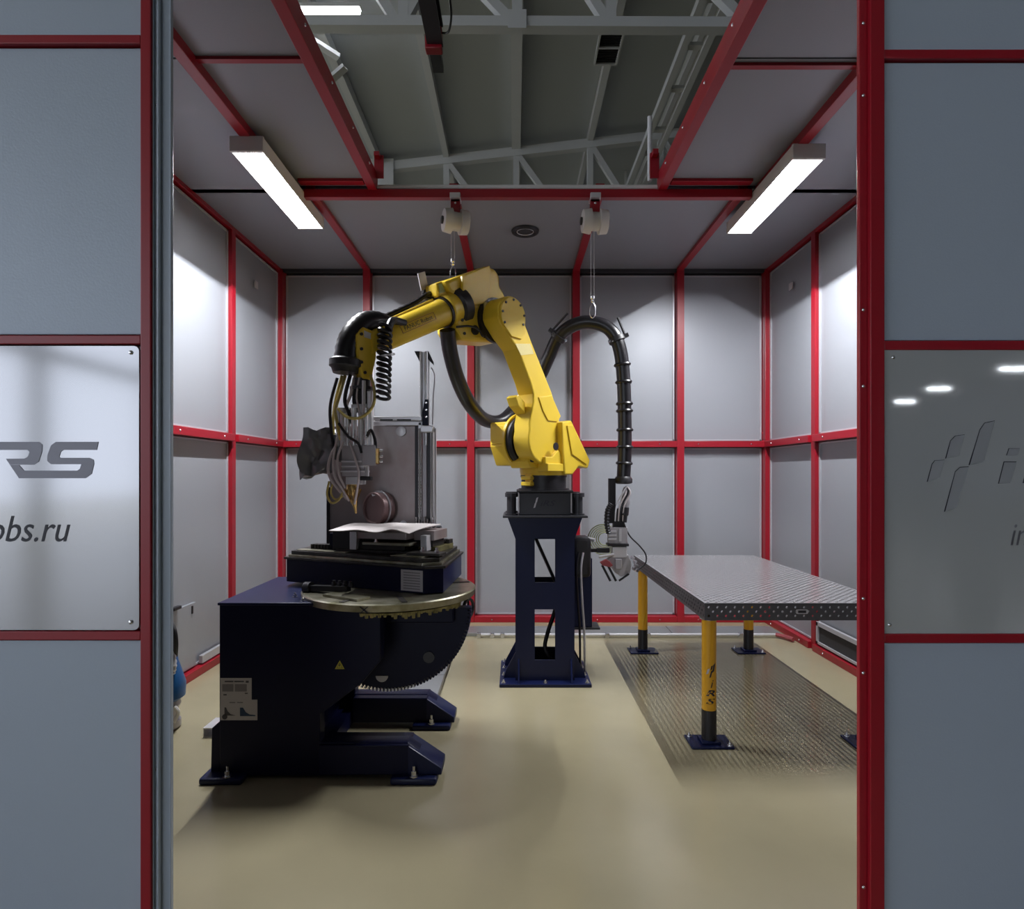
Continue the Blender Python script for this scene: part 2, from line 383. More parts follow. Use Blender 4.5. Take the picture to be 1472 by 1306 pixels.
# dark overhead crane rail with its red end stop
cr = thing('crane_rail', 'dark overhead crane rail ending in a red stop under the hall roof', 'crane rail', (-.88, 5, 6.3))
b = MB(); b.box(-.96, -.79, 3.2, 6.75, 6.30, 6.33); b.box(-.96, -.79, 3.2, 6.75, 6.52, 6.55); b.box(-.90, -.85, 3.2, 6.75, 6.33, 6.52); b.build('rail_beam', 'crane', cr)
part('end_stop', 'red', cr, (-.985, -.80, 6.70, 6.82, 6.26, 6.50), bevel=.01)
part('rail_end', 'charcoal', cr, (-.95, -.83, 6.82, 7.15, 6.28, 6.36))
MB().bar((-.88, 4.0, 6.55), (-.88, 4.0, zroof(-.9)), .05, .05).build('rail_hanger', 'crane', cr)
b = MB()
b.tube([(-.76, 6.1, 6.45), (-.70, 6.2, 6.6), (-.66, 6.35, 6.4), (-.70, 6.5, 6.3), (-.78, 6.6, 6.35)], .012, 6); b.build('festoon_cable', 'rubber', cr)

# louvred grille on a purlin
vg = thing('ventilation_grille', 'two-pane black louvred grille in a pale frame under the hall roof', 'grille', (1.5, 9.8, 8.5))
gx0, gx1, gy0, gy1, gz = 1.33, 1.69, 9.42, 10.22, 8.42
b = MB(); 
for y in (gy0, (gy0+gy1)/2, gy1): b.box(gx0, gx1, y-.015, y+.015, gz, gz+.05)
for x in (gx0, gx1): b.box(x-.015, x+.015, gy0, gy1, gz, gz+.05)
b.build('frame', 'beam', vg)
part('backing', 'gap', vg, (gx0, gx1, gy0, gy1, gz+.05, gz+.07))
for k in range(14):
    y = gy0+.04+k*(gy1-gy0-.06)/13.5
    MB().bar((gx0, y, gz+.025), (gx1, y, gz+.025), .004, .03, up=(0, .6, .8)).build('slat', 'charcoal', vg)
MB().bar((1.5, 9.8, gz+.07), (1.5, 9.8, zroof(1.5)-.1), .06, .06).build('hanger', 'beam', vg)

ct = thing('cable_ladder', 'grey cable ladder with cross rungs running under the roof at right', 'cable tray', (3.2, 10, 8.6))
for x in (2.72, 3.08): MB().bar((x, 8.2, 8.50), (x, 19, 8.50), .11, .12).build('side_rail', 'beam', ct)
for y in (8.9, 9.9, 11.0, 12.3, 13.2, 15, 17): MB().bar((2.72, y, 8.52), (3.08, y, 8.52), .12, .06).build('rung', 'beam', ct)
for y in (9, 16): MB().bar((2.9, y, 8.55), (2.9, y, zroof(2.9)-.0), .05, .05).build('hanger', 'beam', ct)
pv = MB().cyl((OX1-.085, OY1+.02, ZC+.06), (OX1-.085, OY1+.02, ZC+.56), .018, n=10).build('pole', 'alu')
tag(pv, 'thin upright metal pole at the right rear corner of the roof opening', 'pole')

# rest of the hall behind the camera, which the polished signs mirror
hw = struct(part('wall_hall_rear', 'wallhall', None, (-2, 34, -45, -44.8, 0, 9.5)))
hw2 = struct(part('wall_hall_right', 'wallhall', None, (33.8, 34, -45, 30, 0, 8.5)))
for x, y in ((-14, -8), (-14, -14), (-14, -20), (-14, -26)):
    c = struct(part('column', 'beam', None, (x-.2, x+.2, y-.2, y+.2, 0, 7.6)))
    c.name = 'trim_3'
struct(part('wall_light_blocker', 'wallhall', None, (-20, 34, 24.8, 25, 0, 9)))  # unseen far wall, added to keep light off the roof deck's far end
gd = struct(MB().bar((-14, -4, 5.2), (-14, -30, 5.2), .2, .35).build('trim_4', 'beam'))
for i, (x, y) in enumerate(((23.2, -24.5), (24.2, -31), (26.2, -37.2))):
    hall_light(x-.65, x+.65, y, 6.5, ('bright strip light mirrored at the right edge of the right steel sign', 'bright strip light mirrored in the middle of the top of the right steel sign', 'bright strip light mirrored near the left bolt of the right steel sign')[i])

# ================================================================== CELL LAMPS
def cell_lamp(x, y0, y1, label):
    o = thing('trough_lamp', label, 'lamp', (x, (y0+y1)/2, ZC-.02), 0, 'long lamps under the cell ceiling')
    z = ZC-.075; hw_ = .105; lip = .062
    b = MB()
    prof = [(-hw_, z-lip), (-hw_, z+.03), (hw_, z+.03), (hw_, z-lip), (hw_-.006, z-lip), (.03, z+.005), (-.03, z+.005), (-hw_+.006, z-lip)]
    b.prism(prof, (x, y0, 0), (1, 0, 0), (0, 0, 1), (0, y1-y0, 0)); b.build('reflector', 'white', o)
    for yy in (y0, y1): part('end_cap', 'white', o, (x-hw_-.004, x+hw_+.004, yy-.012, yy+.012, z-lip-.004, z+.035), bevel=.006)
    part('led_strip', 'led', o, (x-.034, x+.034, y0+.02, y1-.02, z, z+.006))
    ld = bpy.data.lights.new('lamp_light', 'AREA'); ld.shape = 'RECTANGLE'; ld.size = .014; ld.size_y = y1-y0-.06
    ld.energy = LAMP; ld.color = (.95, .97, 1.0)
    lo = bpy.data.objects.new('lamp_light', ld); COL.objects.link(lo); lo.parent = o
    lo.location = V((x, (y0+y1)/2, z-.006))-o.location
    for yy in (y0+.2, y1-.26): part('bracket', 'alu', o, (x-.03, x+.03, yy, yy+.06, z+.03, ZC+.012))
    return o
cell_lamp(-1.72, 3.93, 5.16, 'glaring white trough lamp under the ceiling above the positioner, on the left')
cell_lamp(1.93, 4.02, 5.26, 'glaring white trough lamp under the ceiling above the perforated table, on the right')

# ================================================================== STEEL SIGNS ON THE FRONT WALL
def rounded(x0, x1, z0, z1, r, n=5):
    P = []
    for cx, cz, a in ((x1-r, z1-r, 0), (x0+r, z1-r, PI/2), (x0+r, z0+r, PI), (x1-r, z0+r, 1.5*PI)):
        for k in range(n+1): P.append((cx+r*math.cos(a+k*PI/2/n), cz+r*math.sin(a+k*PI/2/n)))
    return P
YS = YF-.006
sg = thing('steel_sign', 'polished steel sign with large RS lettering and web address, on the left front wall', 'sign', (fx(0), YF, fz(905)), 0)
MB().prism(rounded(fx(-250), fx(202), fz(905), fz(497), .018), (0, YF+.003, 0), (1, 0, 0), (0, 0, 1), (0, -.009, 0)).build('plate', 'plate', sg, bevel=.0015)
for py in (507, 893): bolt_y(sg, fx(190), YS, fz(py), .007)
q = 1/2.84
def crop_l(P): return [(fx(x*q), fz(480+y*q)) for x, y in P]
def glyph(name, P, m, parent, d=.0015):
    d += .0003 if (len(P) == 12 and m == 'engrave') else 0
    return MB().prism(P, (0, YS, 0), (1, 0, 0), (0, 0, 1), (0, -d, 0)).build(name, m, parent)
glyph('letter', crop_l([(235,440),(408,440),(401,473),(265,473),(255,480),(248,500),(252,505),(370,505),(388,513),(390,530),(380,570),(355,588),(85,588),(48,533.5),(84,533.5),(105,557),(322,557),(333,549),(338,531),(215,531),(200,518),(200,495),(215,455)]), 'engrave', sg)
glyph('letter', crop_l([(-60,440),(165,440),(180,452),(178,480),(165,520),(145,533),(48,533),(32,509),(108,508),(121,500),(128,482),(120,473),(-72,473)]), 'engrave', sg)
text('lettering', 'obs.ru', 'ink', sg, (fx(-14), YS-.001, fz(778)), (1, 0, 0), (0, 0, 1), 117*K, 37*K, .28)

sr = thing('steel_sign', 'dull steel sign with slanted blade emblem, on the right front wall', 'sign', (fx(1400), YF, fz(910)), 0)
MB().prism(rounded(fx(1268.5), fx(1720), fz(910), fz(503), .004), (0, YF+.003, 0), (1, 0, 0), (0, 0, 1), (0, -.009, 0)).build('plate', 'plate_dull', sr, bevel=.0015)
for px, py in ((1282, 514), (1277, 897)): bolt_y(sr, fx(px), YS, fz(py), .006)
def crop_r(P): return [(fx(1200+x*q), fz(480+y*q)) for x, y in P]
for P in ([(370,603),(390,530),(402,515),(442,513),(420,588)], [(445,508),(465,435),(485,415),(524,410),(500,497)],
          [(540,535),(585,390),(605,362),(647,353),(600,522)], [(440,725),(485,560),(505,542),(541,540),(490,707)]):
    P2 = crop_r(P); glyph('blade_edge', P2, 'ink', sr, .0006)
    cx = sum(p[0] for p in P2)/len(P2); cz = sum(p[1] for p in P2)/len(P2)
    glyph('emblem_blade', [(cx+(x-cx)*.93+.0012, cz+(z-cz)*.975-.0008) for x, z in P2], 'engrave_r', sr, .001)
for P in ([(693,495),(703,466),(750,466),(740,495)], [(660,610),(683,520),(735,520),(710,607)], [(760,608),(795,468),(900,468),(890,500),(835,500),(808,608)]):
    P2 = crop_r(P); glyph('blade_edge', P2, 'ink', sr, .0006)
    cx = sum(p[0] for p in P2)/len(P2); cz = sum(p[1] for p in P2)/len(P2)
    glyph('letter', [(cx+(x-cx)*.93+.0012, cz+(z-cz)*.95-.0008) for x, z in P2], 'engrave_r', sr, .001)
text('lettering', 'in', 'engrave', sr, (fx(1450), YS-.001, fz(783)), (1, 0, 0), (0, 0, 1), 25*K, 30*K, .28)

# ================================================================== ROBOT PEDESTAL
PX, PY = .23, 4.87
pd = thing('robot_pedestal', 'navy steel pedestal with window cutouts standing under the yellow robot', 'pedestal', (PX, PY, 0))
part('base_plate', 'navy', pd, (PX-.345, PX+.345, 4.57, 5.17, 0, .025), bevel=.004)
c0, c1, y0, y1 = PX-.225, PX+.225, 4.66, 5.10
def windowed(y, th, ox0, ox1, wins, flare):
    b = MB(); zs = [.025]; 
    for a, c in wins: zs += [a, c]
    zs.append(1.10)
    b.box(c0, ox0, y, y+th, .025, 1.10); b.box(ox1, c1, y, y+th, .025, 1.10)
    for k in range(0, len(zs), 2): b.box(ox0, ox1, y, y+th, zs[k], zs[k+1])
    b.prism([(c0, 1.10), (c1, 1.10), (PX+.285, 1.265), (PX-.285, 1.265)], (0, y, 0), (1, 0, 0), (0, 0, 1), (0, th, 0))
    return b
windowed(y0, .012, PX-.078, PX+.077, [(.18, .565), (.77, 1.125-.02)], True).build('front_plate', 'navy', pd)
windowed(y1-.012, .012, PX-.10, PX+.12, [(.16, .60), (.74, 1.09)], True).build('rear_plate', 'navy', pd)
for x in (c0, c1-.012):
    part('side_plate', 'navy', pd, (x, x+.012, y0+.012, y1-.012, .025, 1.265))
for s in (-1, 1):
    xo = c0 if s < 0 else c1
    for yy in (4.72, 5.02):
        MB().prism([(xo, .025), (xo+s*.09, .025), (xo+s*.075, .08), (xo, .22)], (0, yy, 0), (1, 0, 0), (0, 0, 1), (0, .012, 0)).build('gusset', 'navy', pd)
for x in (PX-.20, PX+.20):
    MB().prism([(y0, .025), (y0-.075, .025), (y0-.065, .05), (y0, .19)], (x-.006, 0, 0), (0, 1, 0), (0, 0, 1), (.012, 0, 0)).build('gusset', 'navy', pd)
MB().bar((PX-.07, 4.86, 1.10), (PX+.10, 4.9, .72), .035, .02).build('brace', 'black', pd)
b = MB().tube([(PX+.10, 4.86, .66), (PX+.09, 4.86, .52), (PX+.03, 4.84, .34), (PX+.01, 4.82, .22), (PX+.08, 4.80, .12)], .016, 8); b.build('inner_cable', 'rubber', pd)
part('top_flange', 'charcoal', pd, (PX-.32, PX+.32, 4.60, 5.16, 1.265, 1.28), bevel=.003)
part('adapter_block', 'charcoal', pd, (PX-.20, PX+.20, 4.66, 5.10, 1.28, 1.455), bevel=.008)
part('adapter_top', 'black', pd, (PX-.215, PX+.215, 4.645, 5.115, 1.455, 1.47), bevel=.003)
for s in (-1, 1):
    for yy in (4.70, 5.04):
        cx = PX+s*.255
        MB().lathe([(0, .05), (.012, .05), (.012, .036), (.14, .036), (.14, .05), (.17, .05)], (cx, yy, 1.28), (0, 0, 1), 16).build('levelling_spacer', 'charcoal', pd)
        b = MB().lathe([(0, .014), (.03, .014), (.03, .009), (.05, .009)], (cx, yy, 1.265), (0, 0, -1), 6); b.build('bolt', 'bolt', pd)
for x in (PX-.315, PX-.0, PX+.315): bolt_z(pd, x, 4.60, .025)
for y in (4.78, 4.96, 5.13):
    for x in (PX-.315, PX+.315): bolt_z(pd, x, y, .025)
text('lettering', 'iRS', 'ink', pd, (PX-.035, 4.659, 1.352), (1, 0, 0), (0, 0, 1), .115, .042, .3)
for (dx, dz) in ((-.075, 1.375), (-.088, 1.335)):
    MB().prism([(0, 0), (.01, .038), (.024, .044), (.014, .006)], (PX+dx, 4.660, dz), (1, 0, 0), (0, 0, 1), (0, -.003, 0)).build('emblem_blade', 'alu_dk', pd)
for s in (-1, 1):
    part('block_edge', 'alu_dk', pd, (PX+s*.2-.005, PX+s*.2+.005, 4.652, 4.66, 1.30, 1.45))

# control box fixed to the pedestal's right side, with the coil of green-yellow cable
cb = thing('wire_feeder', 'black box with cables on the right side of the navy pedestal', 'feeder box', (.56, 4.9, .42))
part('housing', 'black', cb, (.457, .60, 4.80, 5.0, .78, 1.10), bevel=.03)
part('lower_box', 'navy', cb, (.457, .62, 4.90, 5.06, .37, .92), bevel=.006)
part('shelf', 'charcoal', cb, (.457, .68, 4.88, 5.08, .355, .37))
for i, x in enumerate((.50, .535)):
    MB().tube([(x, 4.79, .98), (x-.02, 4.76, .85), (x-.01, 4.76, .6), (x+.005, 4.77, .4), (x+.01, 4.78, .2), (x+.02, 4.84, .03)], .009, 8).build('cable', ('rubber', 'alu_dk')[i], cb)
MB().cyl((.58, 4.84, 1.085), (.63, 4.80, 1.075), .014, n=10).build('connector', 'alu', cb)
MB().cyl((.52, 4.80, .72), (.52, 4.77, .72), .01, n=8).build('connector', 'bolt', cb)
co = MB()
for k in range(6): co.torus((.725+.004*k, 5.01+.009*k, 1.06), (.15, 1, .1), .125-.014*k, .0042, 28, 6)
co = co.build('cable_coil', 'cable_g'); tag(co, 'coil of yellow-green cable hanging between the navy pedestal and the parked tool head', 'cable coil')

# ================================================================== ROBOT
RB = thing('industrial_robot', 'yellow six-axis robot arm bolted on the navy pedestal, reaching left', 'robot', (PX, PY, 1.47), math.atan2(-.727, -.687))
D, N = V((-.687, -.727, 0)), V((.727, -.687, 0))
def RL(u, v, w): return V((PX, PY, 1.47))+D*u+N*v+V((0, 0, w))
def rp(name, m, pts, v0, v1, bevel=.008, parent=None, **k):   # outline in the arm's plane (u, w), thickness v0..v1
    b = MB().prism(pts, (0, v0, 0), (1, 0, 0), (0, 0, 1), (0, v1-v0, 0))
    return b.build(name, m, parent or RB, bevel, world=False, **k)
def rl(name, m, prof, o, ax, n=32, parent=None, bevel=0):
    return MB().lathe(prof, o, ax, n).build(name, m, parent or RB, bevel, world=False)
def arc(cx, cz, r, a0, a1, n=12): return [(cx+r*math.cos(math.radians(a0+(a1-a0)*k/n)), cz+r*math.sin(math.radians(a0+(a1-a0)*k/n))) for k in range(n+1)]
rl('base', 'black', [(0, .20), (.012, .20), (.012, .178), (.10, .178), (.10, .185), (.115, .185)], (0, 0, 0), (0, 0, 1), 40)
rl('turntable', 'yellow', [(.115, .185), (.15, .19), (.19, .19), (.20, .17), (.22, .14)], (0, 0, 0), (0, 0, 1), 40)
# turret block that carries the shoulder
rp('turret', 'yellow', [(-.16, .17), (.27, .17), (.30, .22), (.24, .30), (.10, .34), (-.05, .45), (-.16, .44)], -.10, .10)
rp('motor_housing', 'yellow', [(.315, .53), (.315, .34), (.25, .19), (0, .19), (-.02, .53)], -.29, -.07, .012)
rp('motor_cover', 'yellow', [(.325, .50), (.325, .36), (.31, .36), (.31, .50)], -.27, -.09, .003)
rp('shoulder_bracket', 'yellow', [(.03, .525), (-.083, .545), (-.33, .235), (-.30, .17), (-.178, .185), (-.10, .12), (.0, .12), (.02, .30)], .10, .215, .012)
rp('bracket_cover', 'yellow', [(-.02, .50), (-.09, .51), (-.29, .24), (-.27, .20), (-.08, .28)], .215, .225, .003)
rp('step_block', 'yellow', [(-.08, .20), (.20, .20), (.20, .255), (.12, .255), (.05, .31), (-.02, .255), (-.08, .255)], .10, .19, .006)
rp('step_block', 'yellow', [(-.03, .145), (.19, .145), (.19, .205), (-.03, .205)], .10, .205, .006)
rl('shoulder_ring', 'black', [(0, .20), (.04, .20), (.06, .185)], (.17, -.075, .385), (0, 1, 0), 40)
rl('shoulder_hub', 'yellow', [(-.01, .215), (.015, .215)], (.17, -.08, .385), (0, 1, 0), 40)
# lower arm
low = arc(.17, .385, .185, 150, 380, 16)
arm = [(.30, .72), (.335, .80), (.47, 1.03), (.575, 1.11), (.655, 1.19)] + arc(.53, 1.25, .145, -10, 195, 14) + [(.315, 1.09), (.092, .754), (-.005, .56)]
outline = [(-.005, .56)] + low[0:] + [(.345, .50), (.30, .66)] + arm[0:-1]
la = rp('lower_arm', 'yellow', outline, .0, .16, .010)
rp('arm_panel', 'yellow', [(.25, .70), (.10, .725), (-.01, .575), (.03, .53), (.14, .53), (.2, .6)], .16, .168, .003, la)
rp('joint_cover', 'yellow', arc(.53, 1.255, .128, -40, 200, 16)+[(.40, 1.15), (.44, 1.10), (.545, 1.105)], .16, .172, .003, la)
for a in (-35, 5, 45, 90, 130, 170, 205):
    rl('cover_bolt', 'black', [(0, .009), (.007, .009)], (.53+.112*math.cos(math.radians(a)), .171, 1.255+.112*math.sin(math.radians(a))), (0, 1, 0), 8, la)
rp('bright_spot', 'pale_y', [(.50, 1.06), (.34, 1.085), (.30, 1.015), (.44, .985)], .16, .162, 0, la)  # bright spot on the hatched yellow arm, painted as a paler patch
rp('arm_spur', 'yellow', [(.33, .66), (.40, .71), (.43, .69), (.40, .63), (.32, .57)], .0, .10, .005, la)
rp('hole_plug', 'black', arc(.10, .335, .03, 0, 345, 14), .205, .21, 0)
rl('turret_plug', 'charcoal', [(0, .032), (.012, .032), (.016, .02)], (.25, .10, .245), (.6, .8, 0), 16)
rl('joint_ring', 'black', [(-.03, .165), (.0, .165)], (.53, 0, 1.25), (0, 1, 0), 40)
# elbow housing
hs = rp('elbow_housing', 'yellow', [(1.0, 1.44), (.90, 1.49), (.60, 1.64), (.51, 1.64), (.46, 1.60), (.46, 1.52), (.40, 1.47), (.40, 1.20), (.47, 1.10), (.84, 1.06), (.90, 1.12), (.90, 1.36), (.95, 1.37)], -.24, -.03, .03)
rp('elbow_flange', 'yellow', [(.86, 1.50), (.60, 1.635), (.58, 1.60), (.62, 1.36), (.80, 1.30), (.86, 1.36)], -.03, .0, .006, hs)
rp('wiring_port', 'black', arc(.72, 1.15, .035, 0, 340, 14), -.03, -.02, 0, hs)
for (uu, ww) in ((.63, 1.12), (.66, 1.20), (.82, 1.11), (.80, 1.22), (.57, 1.16), (.84, 1.2)):
    rl('housing_bolt', 'black', [(0, .011), (.008, .011)], (uu, -.03, ww), (0, 1, 0), 8, hs)
rp('connector_block', 'cable_y', [(.66, 1.26), (.60, 1.26), (.60, 1.36), (.66, 1.36)], -.03, .01, .004, hs)
MB().tube([(.90, -.02, 1.14), (.80, 0, 1.16), (.72, .01, 1.15), (.68, .01, 1.11), (.64, .0, 1.13)], .008, 8).build('sensor_cable', 'rubber', hs, world=False)
rp('rear_motor', 'yellow', [(.88, 1.50), (1.04, 1.425), (1.02, 1.33), (.88, 1.38)], -.20, -.07, .015, hs)
rp('motor_label', 'cable_g', [(1.02, 1.42), (.97, 1.44), (.96, 1.38), (1.01, 1.36)], -.07, -.067, 0, hs)
rp('sensor_bracket', 'alu_dk', [(1.10, 1.50), (1.04, 1.53), (1.01, 1.42), (1.07, 1.39)], -.20, -.19, .002, hs)
# forearm
FV = -.10
f0, fd = V((.80, FV, 1.325)), V((.886, 0, -.464))
rl('forearm_ring', 'black', [(-.01, .135), (.06, .13), (.075, .115)], f0, fd)
rl('forearm_collar', 'yellow', [(.075, .112), (.12, .112), (.14, .118), (.16, .118), (.17, .10)], f0, fd)
rl('forearm_ring', 'black', [(.165, .108), (.185, .108)], f0, fd)
fa = rl('forearm', 'yellow', [(.185, .096), (.30, .093), (.70, .086), (.72, .078), (.76, .072)], f0, fd)
ex, ez = fd, V((.464, 0, .886))
p = f0+fd*.62+V((0, .0895, -.0))
def onarm(v):
    r = v-f0; s = r.dot(fd); h = r.dot(ez); rad = .0935-.013*max(0, (s-.30))/.40*.5
    return f0+fd*s+ez*h+V((0, math.sqrt(max(1e-5, rad*rad-h*h))+.0012, 0))
b = text_mb('FANUC Robot', .0)
org = f0+fd*.61+ez*(-.004)
b.v = [onarm(org-fd*(v.x*.25)+ez*(v.z*.028)) for v in b.v]
b.build('lettering', 'ink', fa, world=False)
b = MB()
for h0 in (-.014, .034):
    P = [onarm(f0+fd*(.335+.30*k/8)+ez*h0) for k in range(9)]
    for a_, c_ in zip(P, P[1:]): b.bar(a_, c_, .003, .002)
for s0 in (.335, .635):
    P = [onarm(f0+fd*s0+ez*(-.014+.048*k/6)) for k in range(7)]
    for a_, c_ in zip(P, P[1:]): b.bar(a_, c_, .003, .002)
b.build('nameplate_border', 'lever', fa, world=False)
MB().bar(f0+fd*.22+V((0, -.02, 0))+ez*.10, f0+fd*.72+V((0, -.02, 0))+ez*.085, .05, .02, up=(0.46, 0, .88)).build('cable_channel', 'yellow', fa, .003, world=False)
MB().tube([f0+fd*t_+V((0, -.05, 0))+ez*h_ for t_, h_ in ((.10, .12), (.20, .145), (.35, .125), (.55, .115), (.75, .115))], .016, 8, 8, rib=.25).build('cable_chain', 'rubber', fa, world=False)
for k_ in range(3):
    a_ = f0+fd*(.09+.035*k_)+ez*.15+V((0, -.06, 0))
    MB().torus(a_, V((.75, .5*(k_-1), .35)), .055, .014, 18, 6).build('cable_loop', 'rubber', fa, world=False)
# wrist
we = f0+fd*.76
rp('wrist_fork', 'yellow', [(1.45, .945), (1.53, 1.03), (1.58, .98), (1.57, .86), (1.50, .90)], FV-.07, FV+.07, .01)
wb = rp('wrist_block', 'yellow', [(1.53, 1.0), (1.63, 1.02), (1.68, .96), (1.67, .80), (1.63, .70), (1.57, .70), (1.55, .78), (1.535, .84)], FV-.045, FV+.06, .012)
for ww in (.97, .88, .80, .74):
    rl('wrist_bolt', 'black', [(0, .010), (.008, .010)], (1.645 if ww > .76 else 1.62, FV+.06, ww), (0, 1, 0), 8, wb)
rp('warning_label', 'white', [(1.575, .985), (1.625, .995), (1.625, .955), (1.575, .95)], FV+.06, FV+.062, 0, wb)
rl('tool_flange', 'charcoal', [(0, .055), (.05, .055), (.05, .07), (.07, .07)], (1.605, FV, .71), (0, 0, -1), 24)
# coiled dress pack on the forearm end
n_ = 13*14; P = []
for k in range(n_+1):
    t_ = k/n_; a = 2*PI*13*t_
    c = V((1.515, .02, 1.03)).lerp(V((1.535, .03, .58)), t_)
    c += V((.0, .0, 0))
    P.append(c+V((.038*math.cos(a), .038*math.sin(a), .012*math.cos(a))))
MB().tube(P, .011, 6, 1).build('coiled_hose', 'rubber', RB, world=False)
rl('hose_ring', 'alu', [(0, .052), (.012, .052)], (1.51, .03, .845), (.25, 0, 1), 20)
# big elbow boot around the wrist
P = [(1.37, -.13, 1.06), (1.46, -.13, 1.085), (1.56, -.12, 1.065), (1.645, -.12, .99), (1.69, -.12, .90), (1.70, -.12, .80)]
MB().tube(P, .068, 18, 6, rib=.06).build('hose_boot', 'rubber', RB, world=False)
rl('boot_flange', 'black', [(0, .08), (.012, .098), (.05, .098), (.06, .085), (.09, .075)], (1.70, -.12, .825), (0.05, 0, -1), 28)
MB().tube([(1.33, -.03, 1.09), (1.41, -.02, 1.09), (1.46, .01, 1.07), (1.49, .02, 1.02)], .024, 10).build('boot_clamp', 'charcoal', RB, world=False)

# base connectors at the foot of the robot
b = MB()
for k, (du, dw) in enumerate(((.0, .05), (.0, .095))):
    b.box(.17, .215, -.05+.0*k, .05, dw-.015, dw+.015)
b.box(.15, .19, -.03, .04, .03, .13); b.build('base_connector', 'yellow', RB, .006, world=False)

# ================================================================== LASER HEAD (held by the wrist)
w0 = RL(1.605, FV, .64); HX, HY = w0.x, w0.y
lh = thing('laser_head', 'silver cladding head with many cables hanging from the robot wrist', 'tool head', (HX, HY, 1.36))
def hb(name, m, *bx, bevel=.005):
    return part(name, m, lh, *[(HX+a, HX+b_, HY+c, HY+d, e, f) for a, b_, c, d, e, f in bx], bevel=bevel)
zt = w0.z
hb('adapter', 'black', (-.045, .045, -.05, .05, 2.02, zt))
hb('clamp_block', 'alu', (-.05, .05, -.055, .055, 1.985, 2.02))
hb('side_post', 'alu', (.045, .075, -.05, .0, 1.75, 2.10))
for i, (dx, r) in enumerate(((-.125, .012), (-.10, .014), (-.07, .016), (-.03, .018), (.012, .02), (.045, .012))):
    MB().lathe([(0, r), (.05, r), (.05, r*1.25), (.06, r*1.25), (.06, r), (.20, r), (.20, r*1.2), (.23, r*1.2)], (HX+dx, HY-.05-.01*(i % 2), 1.765), (0, 0, 1), 12).build('collimator_tube', ('chrome', 'alu', 'chrome')[i % 3], lh)
hb('optics_body', 'alu_dk', (-.105, .035, -.06, .05, 1.58, 1.77))
hb('side_plate', 'alu_dk', (.02, .105, -.075, -.045, 1.645, 1.77))
hb('cooling_ribs', 'alu', (-.105, .035, -.068, -.06, 1.665, 1.675), (-.105, .035, -.068, -.06, 1.635, 1.645), (-.11, .04, -.068, .05, 1.605, 1.615), bevel=.001)
hb('lower_block', 'alu', (-.085, .02, -.045, .04, 1.53, 1.58))
hb('black_clamp', 'black', (.005, .07, -.06, .0, 1.555, 1.58))
MB().cyl((HX+.05, HY-.05, 1.64), (HX+.05, HY-.05, 1.58), .01, n=10).build('gas_valve', 'alu', lh)
hb('brass_fitting', 'gold', (.10, .125, -.07, -.04, 1.655, 1.75))
for z in (1.67, 1.70, 1.735): MB().cyl((HX+.125, HY-.055, z), (HX+.145, HY-.055, z), .008, n=8).build('gas_valve', 'bolt', lh)
b = MB().lathe([(0, .032), (.02, .04), (.06, .04), (.08, .028), (.12, .018), (.155, .010), (.185, .006)], (HX-.055, HY, 1.535), (0.12, 0, -1), 20); b.build('nozzle', 'gold', lh)
for a in range(4):
    b = MB().cyl((HX-.055+.05*math.cos(a*PI/2+.5), HY+.05*math.sin(a*PI/2+.5), 1.50), (HX-.045, HY, 1.40), .008, n=8); b.build('powder_jet', 'gold', lh)
def P_(px, py, y): return ((px-740)*y/F, y, EYE+(682-py)*y/F)
def hose(par, m, r, *pts, n=8): return MB().tube([(HX+a, HY+b_, c) for a, b_, c in pts], r, n).build('cable', m, par)
hose(lh, 'cable_y', .011, (-.10, 0, 2.20), (-.125, -.03, 2.08), (-.145, -.05, 1.98), (-.13, -.06, 1.90), (-.11, -.06, 1.80))
hose(lh, 'cable_y', .009, (-.12, 0, 2.20), (-.15, -.02, 2.06), (-.165, -.03, 1.93), (-.16, -.04, 1.80))
hose(lh, 'cable_y', .009, (-.125, -.065, 1.99), (-.07, -.085, 1.94), (.0, -.085, 1.93), (.06, -.075, 1.965), (.09, -.05, 2.03), (.085, -.03, 2.12), (.06, -.02, 2.2))
hose(lh, 'rubber', .010, (-.14, -.03, 2.18), (-.175, -.05, 2.02), (-.17, -.06, 1.88), (-.15, -.05, 1.72))
hose(lh, 'cable_w', .009, (-.12, -.05, 1.80), (-.17, -.07, 1.70), (-.18, -.075, 1.60), (-.14, -.06, 1.52), (-.08, -.03, 1.44))
hose(lh, 'cable_w', .008, (-.13, -.06, 1.82), (-.15, -.075, 1.68), (-.14, -.08, 1.58), (-.10, -.06, 1.50), (-.07, -.02, 1.43))
hose(lh, 'cable_w', .007, (-.05, -.075, 1.78), (-.02, -.085, 1.70), (.005, -.085, 1.60), (-.01, -.06, 1.50), (-.035, -.03, 1.41))
hose(lh, 'cable_w', .007, (-.09, -.07, 1.79), (-.12, -.085, 1.70), (-.115, -.085, 1.60), (-.085, -.06, 1.51))
hose(lh, 'cable_y', .007, (-.18, -.06, 1.55), (-.19, -.07, 1.47), (-.16, -.08, 1.42), (-.12, -.06, 1.44), (-.10, -.04, 1.50))
hose(lh, 'cable_y', .006, (-.16, -.05, 1.54), (-.17, -.06, 1.48), (-.14, -.06, 1.44), (-.10, -.05, 1.46))
hose(lh, 'rubber', .008, (-.12, -.07, 1.90), (-.06, -.08, 1.82), (.0, -.08, 1.78), (.02, -.075, 1.72))
hose(lh, 'rubber', .009, (.04, -.06, 1.80), (.075, -.075, 1.86), (.10, -.07, 1.80), (.10, -.06, 1.74))
hose(lh, 'rubber', .012, (-.06, -.03, 2.20), (-.085, -.06, 2.05), (-.06, -.06, 1.96), (-.04, -.05, 1.90))
